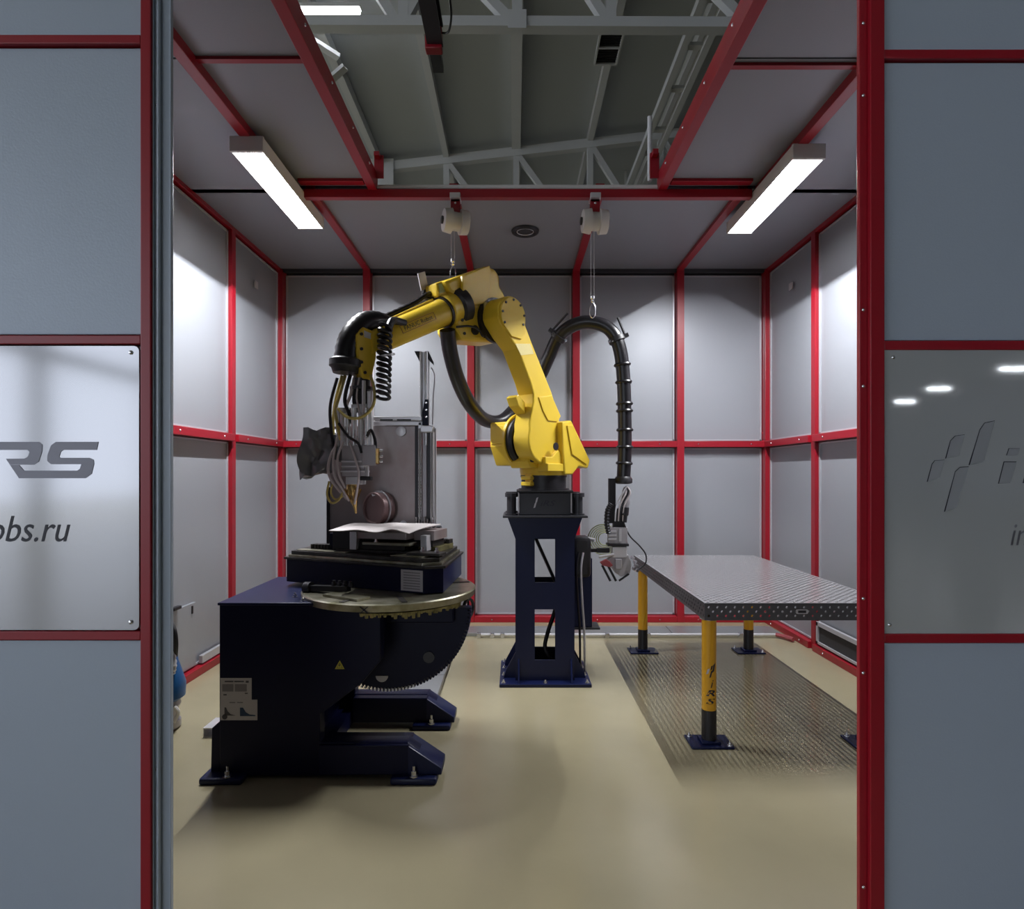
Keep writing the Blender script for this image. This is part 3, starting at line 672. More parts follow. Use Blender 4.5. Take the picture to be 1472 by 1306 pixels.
hose(lh, 'cable_w', .010, (-.03, -.03, 2.20), (-.05, -.055, 2.08), (-.075, -.06, 2.0), (-.07, -.05, 1.92))
hose(lh, 'cable_w', .006, (.0, -.055, 2.18), (-.01, -.07, 2.05), (.015, -.07, 1.95))
hose(lh, 'alu', .012, (.03, -.06, 2.16), (.03, -.065, 2.05), (.03, -.06, 1.92))
# the foil-wrapped side unit
b = MB(); rs = []; rnd = random.Random(3)
for k in range(13):
    t_ = k/12; zz = 1.868-.30*t_; ring = []
    xl, xr = HX-.352+.010*math.sin(4*t_+1), HX-.165-.035*max(0, t_-.5)*2+.012*math.sin(6*t_)
    for i in range(24):
        a = 2*PI*i/24; sx, sy = math.cos(a), math.sin(a)
        q = max(abs(sx), abs(sy)); px_, py_ = (xl+xr)/2+(xr-xl)/2*sx/q, HY+.06*sy/q
        fo = .009*math.sin(3*a+5*t_)+.006*math.sin(8*a-7*t_)+.004*math.sin(13*a+3*t_)
        ring.append((px_+fo*sx/q, py_+1.6*fo*sy/q, zz+.045*t_*(px_-xl)/(xr-xl)+(.012*math.sin(5*a) if k in (0, 12) else 0)))
    rs.append(ring)
b.rings(rs); b.build('wrapped_unit', 'foil', lh, smooth=60)
b = MB(); b.rings([[(HX-.20, HY-.055, 1.85), (HX-.20, HY+.05, 1.85), (HX-.20, HY+.05, 1.70), (HX-.20, HY-.055, 1.70)], [(HX-.10, HY-.04, 1.82), (HX-.10, HY+.04, 1.82), (HX-.10, HY+.04, 1.66), (HX-.10, HY-.04, 1.66)]]); b.build('wrap_neck', 'foil', lh, .01)

# ================================================================== HOSE from the elbow to the parked head
pts = [(643, 474, 4.22), (647, 505, 4.30), (658, 545, 4.45), (675, 580, 4.65), (697, 603, 4.95), (722, 604, 5.13), (748, 578, 5.22), (772, 548, 5.20), (788, 515, 5.14), (803, 484, 5.06), (825, 467, 5.0), (851, 463, 4.96), (876, 473, 4.94), (890, 498, 4.93), (896, 540, 4.93), (898, 600, 4.93), (898, 650, 4.93), (896, 690, 4.93)]
hz = thing('umbilical_hose', 'thick black hose looping behind the robot and down to the parked head', 'hose', P_(896, 690, 4.93))
hb_ = MB().tube([P_(*p) for p in pts], .055, 14, 6); path = hb_.path; hb_.build('hose_tube', 'rubber', hz)
def near(px, py):
    return min(range(len(path)), key=lambda i: (740+path[i].x*F/path[i].y-px)**2+(682-(path[i].z-EYE)*F/path[i].y-py)**2)
for px, py in ((895, 527), (897, 553), (898, 577), (898, 592), (898, 615), (898, 640), (897, 668)):
    i = near(px, py); tdir = path[min(i+1, len(path)-1)]-path[i-1]
    MB().torus(path[i], tdir, .057, .013, 20, 6).build('hose_clip', 'rubber', hz)
for px, py, tail in ((804, 482, P_(816, 450, 4.98)), (886, 489, P_(888, 456, 4.9))):
    i = near(px, py); tdir = (path[i+1]-path[i-1]).normalized()
    MB().lathe([(-.022, .062), (-.018, .068), (.018, .068), (.022, .062)], path[i], tdir, 18).build('hose_clamp', 'black', hz)
    out = tdir.cross(V((0, 1, 0))).normalized(); out = out if out.z > 0 else -out
    st = path[i]+out*.075
    MB().bar(path[i]+out*.06, path[i]+out*.10, .04, .03).build('clamp_ear', 'black', hz)
    MB().bar(st, V(tail), .018, .010).build('tie_tail', 'black', hz)
    bo = path[i]-out*.07; MB().cyl(bo+V((0, -.05, 0)), bo+V((0, -.065, 0)), .010, n=8).build('clamp_bolt', 'bolt', hz)
MB().lathe([(0, .058), (.02, .072), (.05, .072), (.06, .05)], path[-1]+V((0, 0, .03)), (0, 0, -1), 18).build('end_collar', 'black', hz)

# ================================================================== PARKED TOOL HEAD
TX, TY = .85, 4.93
th = thing('parked_tool_head', 'silver and black spare head hanging from the hose beside the perforated table', 'tool head', (TX, TY, .9))
def tb(name, m, *bx, bevel=.004): return part(name, m, th, *[(TX+a, TX+b_, TY+c, TY+d, e, f) for a, b_, c, d, e, f in bx], bevel=bevel)
tb('carrier_bar', 'black', (-.095, -.04, -.02, .03, 1.20, 1.56))
tb('carrier_block', 'black', (-.06, .03, -.03, .03, 1.15, 1.32))
MB().bar((TX-.10, TY, .985), (.602, TY-.01, .98), .03, .025).build('holder_arm', 'black', th)
MB().lathe([(0, .02), (.03, .03), (.10, .03), (.10, .038), (.13, .038), (.16, .03), (.20, .03)], (TX+.045, TY-.02, 1.49), (-.08, 0, -1), 14).build('connector', 'alu_dk', th)
MB().lathe([(0, .036), (.06, .036), (.07, .028), (.12, .028)], (TX+.03, TY-.03, 1.33), (-.1, 0, -1), 14).build('connector', 'black', th)
for i, dx in enumerate((.015, .03, .05, -.01)):
    MB().tube([(TX+.045, TY-.02-.01*i, 1.50), (TX+dx+.02, TY-.05, 1.44), (TX+dx-.03, TY-.06, 1.34), (TX+dx-.04, TY-.05, 1.22)], .007, 6).build('cable', ('cable_w', 'rubber', 'cable_w', 'alu')[i], th)
tb('head_body', 'alu_dk', (-.10, .05, -.05, .04, 1.04, 1.17))
tb('head_ribs', 'alu', (-.105, -.04, -.058, -.05, 1.13, 1.145), (-.105, -.04, -.058, -.05, 1.10, 1.115), (-.105, -.04, -.058, -.05, 1.07, 1.085), (-.02, .0, -.058, -.05, 1.06, 1.16), bevel=.001)
tb('head_clamp', 'black', (-.11, .06, -.06, .05, 1.02, 1.04))
MB().tube([(TX-.08, TY-.05, 1.36), (TX-.11, TY-.05, 1.30), (TX-.115, TY-.05, 1.2), (TX-.10, TY-.05, 1.12)], .018, 8, 8, rib=.3).build('drag_chain', 'charcoal', th)
tb('optics_block', 'alu', (-.07, .045, -.055, .04, .93, 1.015))
b = MB().prism([(-.12, .90), (-.06, .95), (.06, .95), (.085, .88), (.07, .80), (.0, .775), (-.04, .80)], (TX, TY-.04, 0), (1, 0, 0), (0, 0, 1), (0, .07, 0)); b.build('scanner_plate', 'alu_dk', th, .004)
tb('scanner_block', 'alu_dk', (-.05, .0, -.07, -.04, .84, .92))
tb('black_motor', 'black', (-.19, -.09, -.03, .02, .965, 1.0))
MB().cyl((TX-.18, TY-.05, .935), (TX-.06, TY-.05, .955), .012, n=10).build('spindle', 'alu', th)
MB().prism([(-.175, .895), (-.125, .92), (-.095, .90), (-.07, .87), (-.095, .855), (-.155, .87)], (TX, TY-.075, 0), (1, 0, 0), (0, 0, 1), (0, .03, 0)).build('lever_block', 'lever', th, .004)
for dx in (0, .045): MB().bar((TX-.155+dx, TY-.06, .87), (TX-.09+dx, TY-.06, .745), .016, .018).build('lever_arm', 'black', th)
MB().bar((TX+.06, TY-.05, .80), (TX-.02, TY-.05, .745), .012, .014).build('lever_arm', 'black', th)
for k, (dx, dz) in enumerate(((.08, .93), (.10, .90), (.11, .87), (.095, .845), (.115, .83))):
    MB().cyl((TX+dx, TY-.05, dz), (TX+dx+.008, TY-.08, dz), .013, n=10).build('optics_screw', 'bolt', th)
MB().tube([(TX+.02, TY-.05, 1.20), (TX+.07, TY-.03, 1.10), (TX+.15, TY-.02, 1.02), (TX+.20, TY-.02, .95), (TX+.195, TY-.03, .88), (TX+.13, TY-.05, .835), (TX+.09, TY-.05, .835)], .006, 6).build('cable', 'rubber', th)

# ================================================================== SPRING BALANCERS
def balancer(px, rope_py, label, tilt):
    x = (px-740)*OY1/F; o = thing('spring_balancer', label, 'balancer', (x, OY1, ZC-.06), 0)
    part('top_clamp', 'alu', o, (x-.04, x+.04, OY1-.06, OY1+.06, ZC-.10, ZC-.06), bevel=.004)
    part('bracket', 'red', o, (x-.035, x+.035, OY1-.03, OY1-.02, ZC-.27, ZC-.10), (x-.035, x+.035, OY1+.02, OY1+.03, ZC-.27, ZC-.10), (x-.035, x+.035, OY1-.03, OY1+.03, ZC-.12, ZC-.10), bevel=.003)
    bolt_y(o, x, OY1-.03, ZC-.13, .009)
    ax = V((math.cos(tilt), math.sin(tilt), 0)); cz = ZC-.26
    MB().lathe([(-.10, .055), (-.095, .085), (-.035, .095), (-.03, .07), (.03, .07), (.035, .095), (.095, .088), (.10, .05)], (x, OY1, cz), ax, 28).build('drum', 'white', o, smooth=40)
    MB().lathe([(-.112, .03), (.112, .03)], (x, OY1, cz), ax, 12).build('axle', 'charcoal', o)
    zb = EYE+(682-rope_py)*OY1/F; rx = x-.02
    b = MB()
    b.cyl((rx-.012, OY1-.02, cz-.05), (rx-.012, OY1-.02, zb), .0014, n=6); b.cyl((rx+.012, OY1-.02, cz-.05), (rx+.012, OY1-.02, zb), .0014, n=6)
    b.build('wire_rope', 'alu', o)
    MB().lathe([(0, .008), (.01, .018), (.03, .018), (.04, .009), (.05, .017), (.06, .009)], (rx, OY1-.02, zb), (0, 0, -1), 12).build('rope_ferrule', 'bolt', o)
    MB().tube([(rx, OY1-.02, zb-.055), (rx+.018, OY1-.02, zb-.085), (rx+.018, OY1-.02, zb-.15), (rx, OY1-.02, zb-.175), (rx-.018, OY1-.02, zb-.15), (rx-.016, OY1-.02, zb-.09), (rx-.002, OY1-.02, zb-.06)], .005, 6).build('snap_hook', 'bolt', o)
    return o
balancer(655, 372, 'spring balancer under the cross beam above the robot elbow, left of the pair', .35)
balancer(855, 425, 'spring balancer under the cross beam above the hose arc, right of the pair', .1)

# ================================================================== POSITIONER
ps = thing('welding_positioner', 'big navy tilting positioner with toothed sector on the left of the cell', 'positioner', (-1.0, 3.6, 0))
bx0 = -1.545
YA, YC = 3.20, 4.0
cheek = [(bx0, .015), (bx0, .915), (-.70, .915), (-.70, .62), (-.80, .50), (-1.02, .335), (-1.02, .19), (-.56, .19), (-.38, .055), (-.38, .03), (-1.0, .015)]
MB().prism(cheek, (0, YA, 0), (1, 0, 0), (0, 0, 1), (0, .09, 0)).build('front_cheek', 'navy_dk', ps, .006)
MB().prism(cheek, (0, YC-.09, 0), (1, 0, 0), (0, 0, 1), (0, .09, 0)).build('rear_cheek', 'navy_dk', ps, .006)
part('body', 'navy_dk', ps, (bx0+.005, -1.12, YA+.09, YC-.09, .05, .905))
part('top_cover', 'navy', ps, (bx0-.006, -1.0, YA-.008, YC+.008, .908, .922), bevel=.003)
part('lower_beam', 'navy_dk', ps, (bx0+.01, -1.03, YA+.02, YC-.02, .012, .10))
for yy in (YA, YC-.13):
    part('foot_beam', 'navy_dk', ps, (-1.02, -.55, yy-.02, yy+.15, .03, .185), bevel=.006)  # darker navy stands in for shade on the foot beams
    MB().prism([(-.56, .03), (-.38, .03), (-.38, .065), (-.56, .185)], (0, yy-.02, 0), (1, 0, 0), (0, 0, 1), (0, .17, 0)).build('foot_nose', 'navy', ps, .006)
    for fx0, fx1 in ((-.64, -.40), (-1.62, -1.40)):
        ft = part('foot', 'navy', ps, (fx0, fx1, yy-.07, yy+.12, 0, .035), bevel=.012)
        bolt_z(ft, (fx0+fx1)/2+(.0 if fx0 > -1 else .03), yy-.045, .035, .014, .03)
MB().prism([(bx0, .03), (bx0-.05, .03), (bx0-.045, .26), (bx0, .30)], (0, YA+.01, 0), (1, 0, 0), (0, 0, 1), (0, .12, 0)).build('rear_rib', 'navy_dk', ps, .005)
for x, y in ((-1.12, YA+.03), (-1.2, YA+.14), (-1.45, 3.95)): bolt_z(ps, x, y, .922, .010, .014)
# toothed sector
gc, gz0, gr = -.72, .84, .455
P = []
nt = 74
for k in range(nt):
    a = PI+PI*k/nt
    for da, rr in ((0, gr), (.45, gr), (.5, gr+.02), (.95, gr+.02)):
        aa = a+da*PI/nt; P.append((gc+rr*math.cos(aa), gz0+rr*math.sin(aa)))
P.append((gc+gr, gz0)); 
sec = MB().prism(P, (0, 3.46, 0), (1, 0, 0), (0, 0, 1), (0, .06, 0)).build('toothed_sector', 'navy_dk', ps)
MB().prism(arc(gc-.03, .455, .035, 180, 360, 10), (0, 3.458, 0), (1, 0, 0), (0, 0, 1), (0, -.004, 0)).build('index_mark', 'label', sec)
MB().lathe([(0, .032), (.01, .032), (.01, .022)], (gc+.235, 3.46, .56), (0, -1, 0), 16).build('sector_pin', 'charcoal', sec)
b = MB()
for k in range(18):
    a = math.radians(247+2.45*k); b.bar((gc+(gr+.004)*math.cos(a), 3.455, gz0+(gr+.004)*math.sin(a)), (gc+(gr+.018)*math.cos(a), 3.455, gz0+(gr+.018)*math.sin(a)), .008, .004, up=(0, 1, 0))
b.build('bright_teeth', 'alu', sec)  # bright metal strips along some of the sector's teeth
part('tilt_cradle', 'navy_dk', ps, (-1.0, -.34, 3.42, 3.72, .76, .87), bevel=.01)
part('tilt_yoke', 'navy_dk', ps, (-1.1, -.72, 3.30, 3.88, .70, .80), bevel=.01)
# turntable disc
DC = V((-.72, 3.55, .885))
b = MB().lathe([(-.03, .30), (.0, .42), (.015, .485), (.05, .492), (.056, .485), (.056, .30), (.060, .28), (.06, .05)], DC, (0, 0, 1), 64); b.build('faceplate', 'oldsteel', ps, smooth=25)
b = MB()
for k in range(46):
    a = math.radians(-98+1.75*k); rr = .435; L = random.uniform(.008, .036)
    b.cyl((DC.x+rr*math.cos(a), DC.y+rr*math.sin(a), DC.z+.0), (DC.x+rr*math.cos(a), DC.y+rr*math.sin(a), DC.z-L), .012, .009, n=6)
st = b.build('grease_drips', 'brass', ps); st['kind'] = 'stuff'
for a0 in (20, 65, 200, 250, 290):
    a = math.radians(a0)
    MB().bar((DC.x+.30*math.cos(a), DC.y+.30*math.sin(a), DC.z+.0575), (DC.x+.47*math.cos(a), DC.y+.47*math.sin(a), DC.z+.0575), .03, .004).build('plate_slot', 'dark', ps)
b = MB().torus((-.275, 3.62, .80), (1, -.5, 0), .055, .010, 20, 6); b.bar((-.275, 3.62, .75), (-.275, 3.62, .85), .012, .01); b.build('handwheel', 'black', ps)
MB().bar((-1.145, 3.40, .962), (-.90, 3.32, .972), .04, .03).build('clamp_lever', 'black', ps)
MB().lathe([(-.02, .02), (-.015, .034), (.025, .034), (.03, .02)], (-1.15, 3.40, .962), (.9, -.3, .05), 16).build('lever_knob', 'charcoal', ps)
for k in range(4): MB().lathe([(0, .014), (.018, .014), (.018, .009), (.03, .009)], (-.99+.033*k, 3.352-.011*k, .982), (0, 0, 1), 6).build('bolt', 'charcoal', ps)
MB().bar((-1.0, 3.30, .948), (-.78, 3.16, .948), .09, .012).build('clamp_plate', 'oldsteel', ps)
b = MB()
for s in (-1, 1): b.bar((-.755-.02*s, 3.063, .895), (-.755+.02*s, 3.063, .93), .009, .004)
b.build('cross_mark', 'ink', ps)
# plates and stickers
def sticker(par, x0, x1, z0, z1, y, lines=True):
    o = part('sticker', 'label', par, (x0, x1, y-.002, y, z0, z1)); return o
s1 = sticker(ps, -1.538, -1.375, .395, .528, YA)
s2 = sticker(ps, -1.538, -1.345, .308, .415, YA-.0005)
part('sticker_print', 'label_print', s1, (-1.515, -1.47, YA-.003, YA-.002, .507, .513), (-1.465, -1.415, YA-.003, YA-.002, .507, .513), (-1.405, -1.39, YA-.003, YA-.002, .504, .514), (-1.522, -1.505, YA-.003, YA-.002, .438, .444), (-1.41, -1.395, YA-.003, YA-.002, .446, .451))
part('sticker_block', 'label_grey', s1, (-1.528, -1.47, YA-.0028, YA-.002, .458, .496), (-1.462, -1.40, YA-.0028, YA-.002, .458, .496))
part('sticker_print', 'label_grey', s2, (-1.49, -1.46, YA-.0035, YA-.0025, .398, .403), (-1.45, -1.42, YA-.0035, YA-.0025, .398, .403))
def pict(pts, m): MB().prism([(x, z) for x, z in pts], (0, YA-.0025, 0), (1, 0, 0), (0, 0, 1), (0, -.001, 0)).build('pictogram', m, s2)
pict([(-1.516, .333), (-1.516, .375), (-1.508, .375), (-1.50, .355), (-1.485, .34), (-1.46, .333)], 'label_print')
pict(arc(-1.515, .326, .014, 0, 345, 12), 'label_print')
pict([(-1.435, .33), (-1.435, .374), (-1.42, .374), (-1.405, .35), (-1.385, .338), (-1.355, .335), (-1.355, .33)], 'label_blue')
tri = MB().prism([(-.940, .575), (-.890, .575), (-.915, .620)], (0, YA, 0), (1, 0, 0), (0, 0, 1), (0, -.002, 0)).build('warning_triangle', 'warn', ps)
MB().prism([(-.931, .580), (-.899, .580), (-.915, .609)], (0, YA-.002, 0), (1, 0, 0), (0, 0, 1), (0, -.0006, 0)).build('triangle_border', 'ink', tri)
MB().prism([(-.928, .582), (-.902, .582), (-.915, .605)], (0, YA-.0026, 0), (1, 0, 0), (0, 0, 1), (0, -.0006, 0)).build('triangle_field', 'warn', tri)
MB().prism([(-.917, .600), (-.912, .600), (-.914, .594), (-.911, .594), (-.916, .584), (-.915, .591), (-.919, .591)], (0, YA-.0032, 0), (1, 0, 0), (0, 0, 1), (0, -.0004, 0)).build('lightning_bolt', 'ink', tri)

# ================================================================== FIXTURE BOX ON THE TURNTABLE
FA = math.radians(-8.0)
fr = V((-.380, 3.235, .945))            # near right bottom corner
fxd, fyd = V((math.cos(PI+FA), math.sin(PI+FA), 0)), V((-math.sin(FA)*.6, math.cos(FA), 0)).normalized()
fb = thing('fixture_box', 'navy steel box with white sticker lying on the round faceplate', 'fixture', (-.72, 3.55, .945))
def fq(u0, u1, v0, v1, z0, z1, name, m, par, bevel=.003):
    c = [fr+fxd*a+fyd*b_+V((0, 0, 0)) for a, b_ in ((u0, v0), (u1, v0), (u1, v1), (u0, v1))]
    return MB().hexa([V((p.x, p.y, z0)) for p in c]+[V((p.x, p.y, z1)) for p in c]).build(name, m, par, bevel)
FL, FW = .89, .70
HX6 = [V((-.390, 3.345, 0)), V((-.493, 3.31, 0)), V((-1.38, 3.70, 0)), V((-1.33, 4.0, 0)), V((-.345, 3.96, 0))]
cen6 = sum(HX6, V((0, 0, 0)))/5
names6 = ('chamfer_side', 'front_side', 'left_side', 'rear_side', 'right_side')
for i in range(5):
    p, q_ = HX6[i], HX6[(i+1) % 5]; pi, qi = p+(cen6-p).normalized()*.04, q_+(cen6-q_).normalized()*.04
    ring = [p, q_, qi, pi]
    MB().hexa([V((v.x, v.y, .945)) for v in ring]+[V((v.x, v.y, 1.080)) for v in ring]).build(names6[i], 'navy' if i == 4 else 'navy_dk', fb, .003)  # right side in lighter navy as if lit, the others in the shaded copy
big6 = [v+(v-cen6).normalized()*.016 for v in HX6]
MB().prism([(v.x, v.y) for v in big6], (0, 0, 1.080), (1, 0, 0), (0, 1, 0), (0, 0, .014)).build('top_plate', 'dark', fb, .002)
sm6 = [v-(v-cen6).normalized()*.012 for v in HX6]
MB().prism([(v.x, v.y) for v in sm6], (0, 0, 1.094), (1, 0, 0), (0, 1, 0), (0, 0, .016)).build('slotted_plate', 'oldsteel', fb, .002)
sm7 = [v-(v-cen6).normalized()*.03 for v in HX6]
MB().prism([(v.x, v.y) for v in sm7], (0, 0, 1.110), (1, 0, 0), (0, 1, 0), (0, 0, .022)).build('clamping_plate', 'dark', fb, .002)
fd6 = (HX6[2]-HX6[1]).normalized(); fn6 = V((-fd6.y, fd6.x, 0)); fn6 = fn6 if fn6.y > 0 else -fn6
_s = (fr, fxd, fyd)
fr, fxd, fyd = HX6[1], fd6, fn6
so = fq(.005, .145, -.002, 0, .955, 1.07, 'sticker', 'label', fb, 0)
for k in range(7): fq(.022, .128, -.003, -.002, .966+k*.0145, .971+k*.0145, 'sticker_print', 'label_grey', so, 0)
fq(.03, .24, .03, .12, 1.132, 1.140, 'edge_plate', 'oldsteel', fb)
fq(.55, .92, .03, .09, 1.132, 1.138, 'edge_plate', 'oldsteel', fb)
FA2 = math.radians(-16)
fr, fxd, fyd = V((-.40, 3.34, .945)), V((math.cos(PI+FA2), math.sin(PI+FA2), 0)), V((-math.sin(FA2), math.cos(FA2), 0))
fq(.125, .25, .24, .49, 1.132, 1.165, 'guide_bar', 'brass', fb)
for k in range(9): fq(.74+k*.022, .755+k*.022, .16, .22, 1.132, 1.165, 'rack_tooth', 'dark', fb, .001)
fq(.56, .93, .22, .30, 1.132, 1.15, 'guide_bar', 'dark', fb)
for k in range(4): fq(.125+k*.032, .147+k*.032, .42, .48, 1.165, 1.19, 'rack_tooth', 'dark', fb, .001)
# supports and blanks stacked on top
ws = thing('clamping_stack', 'stack of dark steel blocks and plates on the navy fixture box', 'clamps', (-.72, 3.5, 1.132))
fq(.20, .72, .10, .36, 1.132, 1.15, 'spacer_plate', 'dark', ws)
fq(.28, .68, .12, .36, 1.15, 1.20, 'vice_bed', 'dark', ws)
fq(.62, .74, .10, .33, 1.15, 1.265, 'support_block', 'black', ws)
fq(.575, .62, .09, .14, 1.15, 1.255, 'support_post', 'alu', ws)
fq(.74, .80, .16, .30, 1.132, 1.235, 'support_block', 'navy_dk', ws)
fq(.26, .58, .10, .37, 1.215, 1.255, 'blank_plate', 'rust', ws)
fq(.22, .52, .06, .16, 1.185, 1.20, 'blank_plate', 'oldsteel', ws)
fq(.15, .27, .22, .40, 1.165, 1.205, 'support_block', 'dark', ws)
fq(.13, .26, .20, .40, 1.205, 1.262, 'clamp_jaw', 'rust', ws)
fq(.15, .19, .14, .20, 1.15, 1.24, 'clamp_screw', 'alu', ws)
fq(.02, .22, .02, .12, 1.14, 1.155, 'blank_plate', 'dark', ws)
b = MB()
for (a, c, z) in ((.05, .05, 1.17), (.14, .06, 1.17), (.44, .08, 1.205), (.66, .12, 1.27)):
    p = fr+fxd*a+fyd*c; b.lathe([(0, .014), (.015, .014), (.015, .008), (.03, .008)], (p.x, p.y, z-.016), (0, 0, 1), 6)
b.build('clamp_nuts', 'bolt', ws)['kind'] = 'stuff'
# wrinkled white sheet on the stack
b = MB(); nx, ny = 22, 12; c = [V((-1.015, 3.34, 0)), V((-.575, 3.33, 0)), V((-.455, 3.76, 0)), V((-.985, 3.77, 0))]
for j in range(ny+1):
    for i in range(nx+1):
        s_, t_ = i/nx, j/ny
        p = (c[0]*(1-s_)+c[1]*s_)*(1-t_)+(c[3]*(1-s_)+c[2]*s_)*t_
        z = 1.292+.0025*math.sin(9*s_+3*t_)+.002*math.sin(17*s_-6*t_)-.014*max(0, s_-.75)*(1-t_)*2-.012*(1-t_)**4*(1+math.sin(14*s_))*.5
        b.v.append(V((p.x, p.y+.006*math.sin(12*s_), z)))
n0 = len(b.v); b.v += [v-V((0, 0, .004)) for v in b.v]
W1 = nx+1
for j in range(ny):
    for i in range(nx):
        a = j*W1+i; b.f += [(a, a+1, a+1+W1, a+W1), (n0+a, n0+a+W1, n0+a+1+W1, n0+a+1)]
for i in range(nx): b.f += [(i, n0+i, n0+i+1, i+1), (ny*W1+i, ny*W1+i+1, n0+ny*W1+i+1, n0+ny*W1+i)]
for j in range(ny): b.f += [(j*W1, (j+1)*W1, n0+(j+1)*W1, n0+j*W1), (j*W1+nx, n0+j*W1+nx, n0+(j+1)*W1+nx, (j+1)*W1+nx)]
sh = b.build('cover_sheet', 'sheet', None, smooth=60); tag(sh, 'crumpled whitish sheet laid flat on the clamping stack under the nozzle', 'sheet')

# ================================================================== UPRIGHT STEEL PLATE WITH LINEAR RAIL
YQ = 3.93
def qx(px): return (px-740)*YQ/F
def qz(py): return EYE+(682-py)*YQ/F
up = thing('upright_fixture', 'upright brown-grey steel plate with round port and tall linear rail behind the laser head', 'fixture', (qx(550), YQ+.05, 1.132))
part('steel_plate', 'rust', up, (qx(474), qx(597), YQ, YQ+.03, 1.132, qz(612)), bevel=.003)
for pz in (601, 608): part('top_profile', 'alu', up, (qx(538), qx(608), YQ-.03, YQ+.03, qz(pz+4), qz(pz-2)), bevel=.004)
part('top_slot', 'black', up, (qx(548), qx(566), YQ-.034, YQ-.03, qz(605), qz(603)), (qx(572), qx(592), YQ-.034, YQ-.03, qz(605), qz(603)))
MB().lathe([(0, .105), (.085, .105), (.09, .10), (.09, .09), (.078, .086)], (qx(552), YQ, qz(730)), (-.75, -1, 0), 36).build('port_flange', 'port', up)
MB().torus((qx(552)-.025, YQ-.035, qz(730)), (-.75, -1, 0), .108, .006, 36, 8).build('port_ring', 'alu_dk', up)
MB().bar((qx(538), YQ-.06, qz(711)), (qx(552), YQ-.05, qz(706)), .02, .016).build('port_latch', 'alu', up)
MB().lathe([(0, .032), (.02, .032), (.022, .018)], (qx(577), YQ, qz(620)), (0, -1, 0), 20).build('knob', 'alu', up)
MB().lathe([(0, .02), (.02, .02)], (qx(580), YQ, qz(752)), (0, -1, 0), 16).build('knob', 'alu', up)
part('edge_angle', 'charcoal', up, (qx(597), qx(601), YQ-.01, YQ+.03, 1.132, qz(612)))
part('rail_column', 'alu', up, (qx(602), qx(607), YQ-.03, YQ+.03, 1.132, qz(607)), bevel=.003)
part('rail_column', 'alu_dk', up, (qx(608), qx(614), YQ-.02, YQ+.03, 1.132, qz(612)), (qx(619), qx(624), YQ-.03, YQ+.03, 1.132, qz(613)), bevel=.003)
part('rack', 'charcoal', up, (qx(614), qx(619), YQ-.015, YQ+.03, 1.132, qz(618)))
for k in range(26):
    z = 1.18+k*.019
    MB().box(qx(602.5), qx(606.5), YQ-.034, YQ-.03, z, z+.006).build('scale_mark', 'charcoal' if k % 4 else 'bolt', up)
for xa, zb, rr in ((605.8, 618, .0085), (613.3, 640, .0105)): MB().cyl((qx(xa), YQ-.018, qz(zb)), (qx(xa), YQ-.018, qz(506)), rr, n=20).build('long_rail', 'chrome', up)
part('rail_back', 'alu', up, (qx(604), qx(617), YQ-.008, YQ+.02, qz(618), qz(506)))
MB().prism([(qx(596), qz(505)), (qx(604), qz(505)), (qx(604), qz(521))], (0, YQ-.01, 0), (1, 0, 0), (0, 0, 1), (0, .03, 0)).build('end_bracket', 'black', up)
MB().prism([(qx(612), qz(505)), (qx(616), qz(505)), (qx(623), qz(520)), (qx(623), qz(524)), (qx(616), qz(517))], (0, YQ-.01, 0), (1, 0, 0), (0, 0, 1), (0, .03, 0)).build('end_bracket', 'black', up)
MB().prism([(qx(609), qz(612)), (qx(617), qz(612)), (qx(617), qz(575)), (qx(612), qz(575)), (qx(609), qz(592))], (0, YQ-.045, 0), (1, 0, 0), (0, 0, 1), (0, .012, 0)).build('slide_carriage', 'navy_dk', up)
for pz in (580, 590, 600): bolt_y(up, qx(614), YQ-.045, qz(pz), .008)
part('carriage_block', 'alu', up, (qx(606), qx(624), YQ-.05, YQ+.02, qz(622), qz(612)), bevel=.006)
MB().tube([(qx(620), YQ, qz(528)), (qx(625), YQ, qz(540)), (qx(623), YQ, qz(570)), (qx(622), YQ, qz(610))], .005, 6).build('cable', 'alu_dk', up)
for xx in (604.5, 621.5, 627): MB().cyl((qx(xx), YQ-.036, 1.15), (qx(xx), YQ-.036, qz(616)), .007, n=10).build('guide_rod', 'chrome', up)
part('rail_foot', 'black', up, (qx(600), qx(634), YQ-.04, YQ+.04, 1.132, qz(756)), bevel=.004)
b = MB()
for k in range(7): b.cyl((qx(600+k*4), YQ-.045, qz(754)), (qx(600+k*4), YQ-.045, qz(742+3*(k % 3))), .006, n=8)
b.build('foot_screws', 'bolt', up)['kind'] = 'stuff'
part('edge_strip', 'black', up, (qx(470), qx(474), YQ-.01, YQ+.03, 1.132, qz(700)))

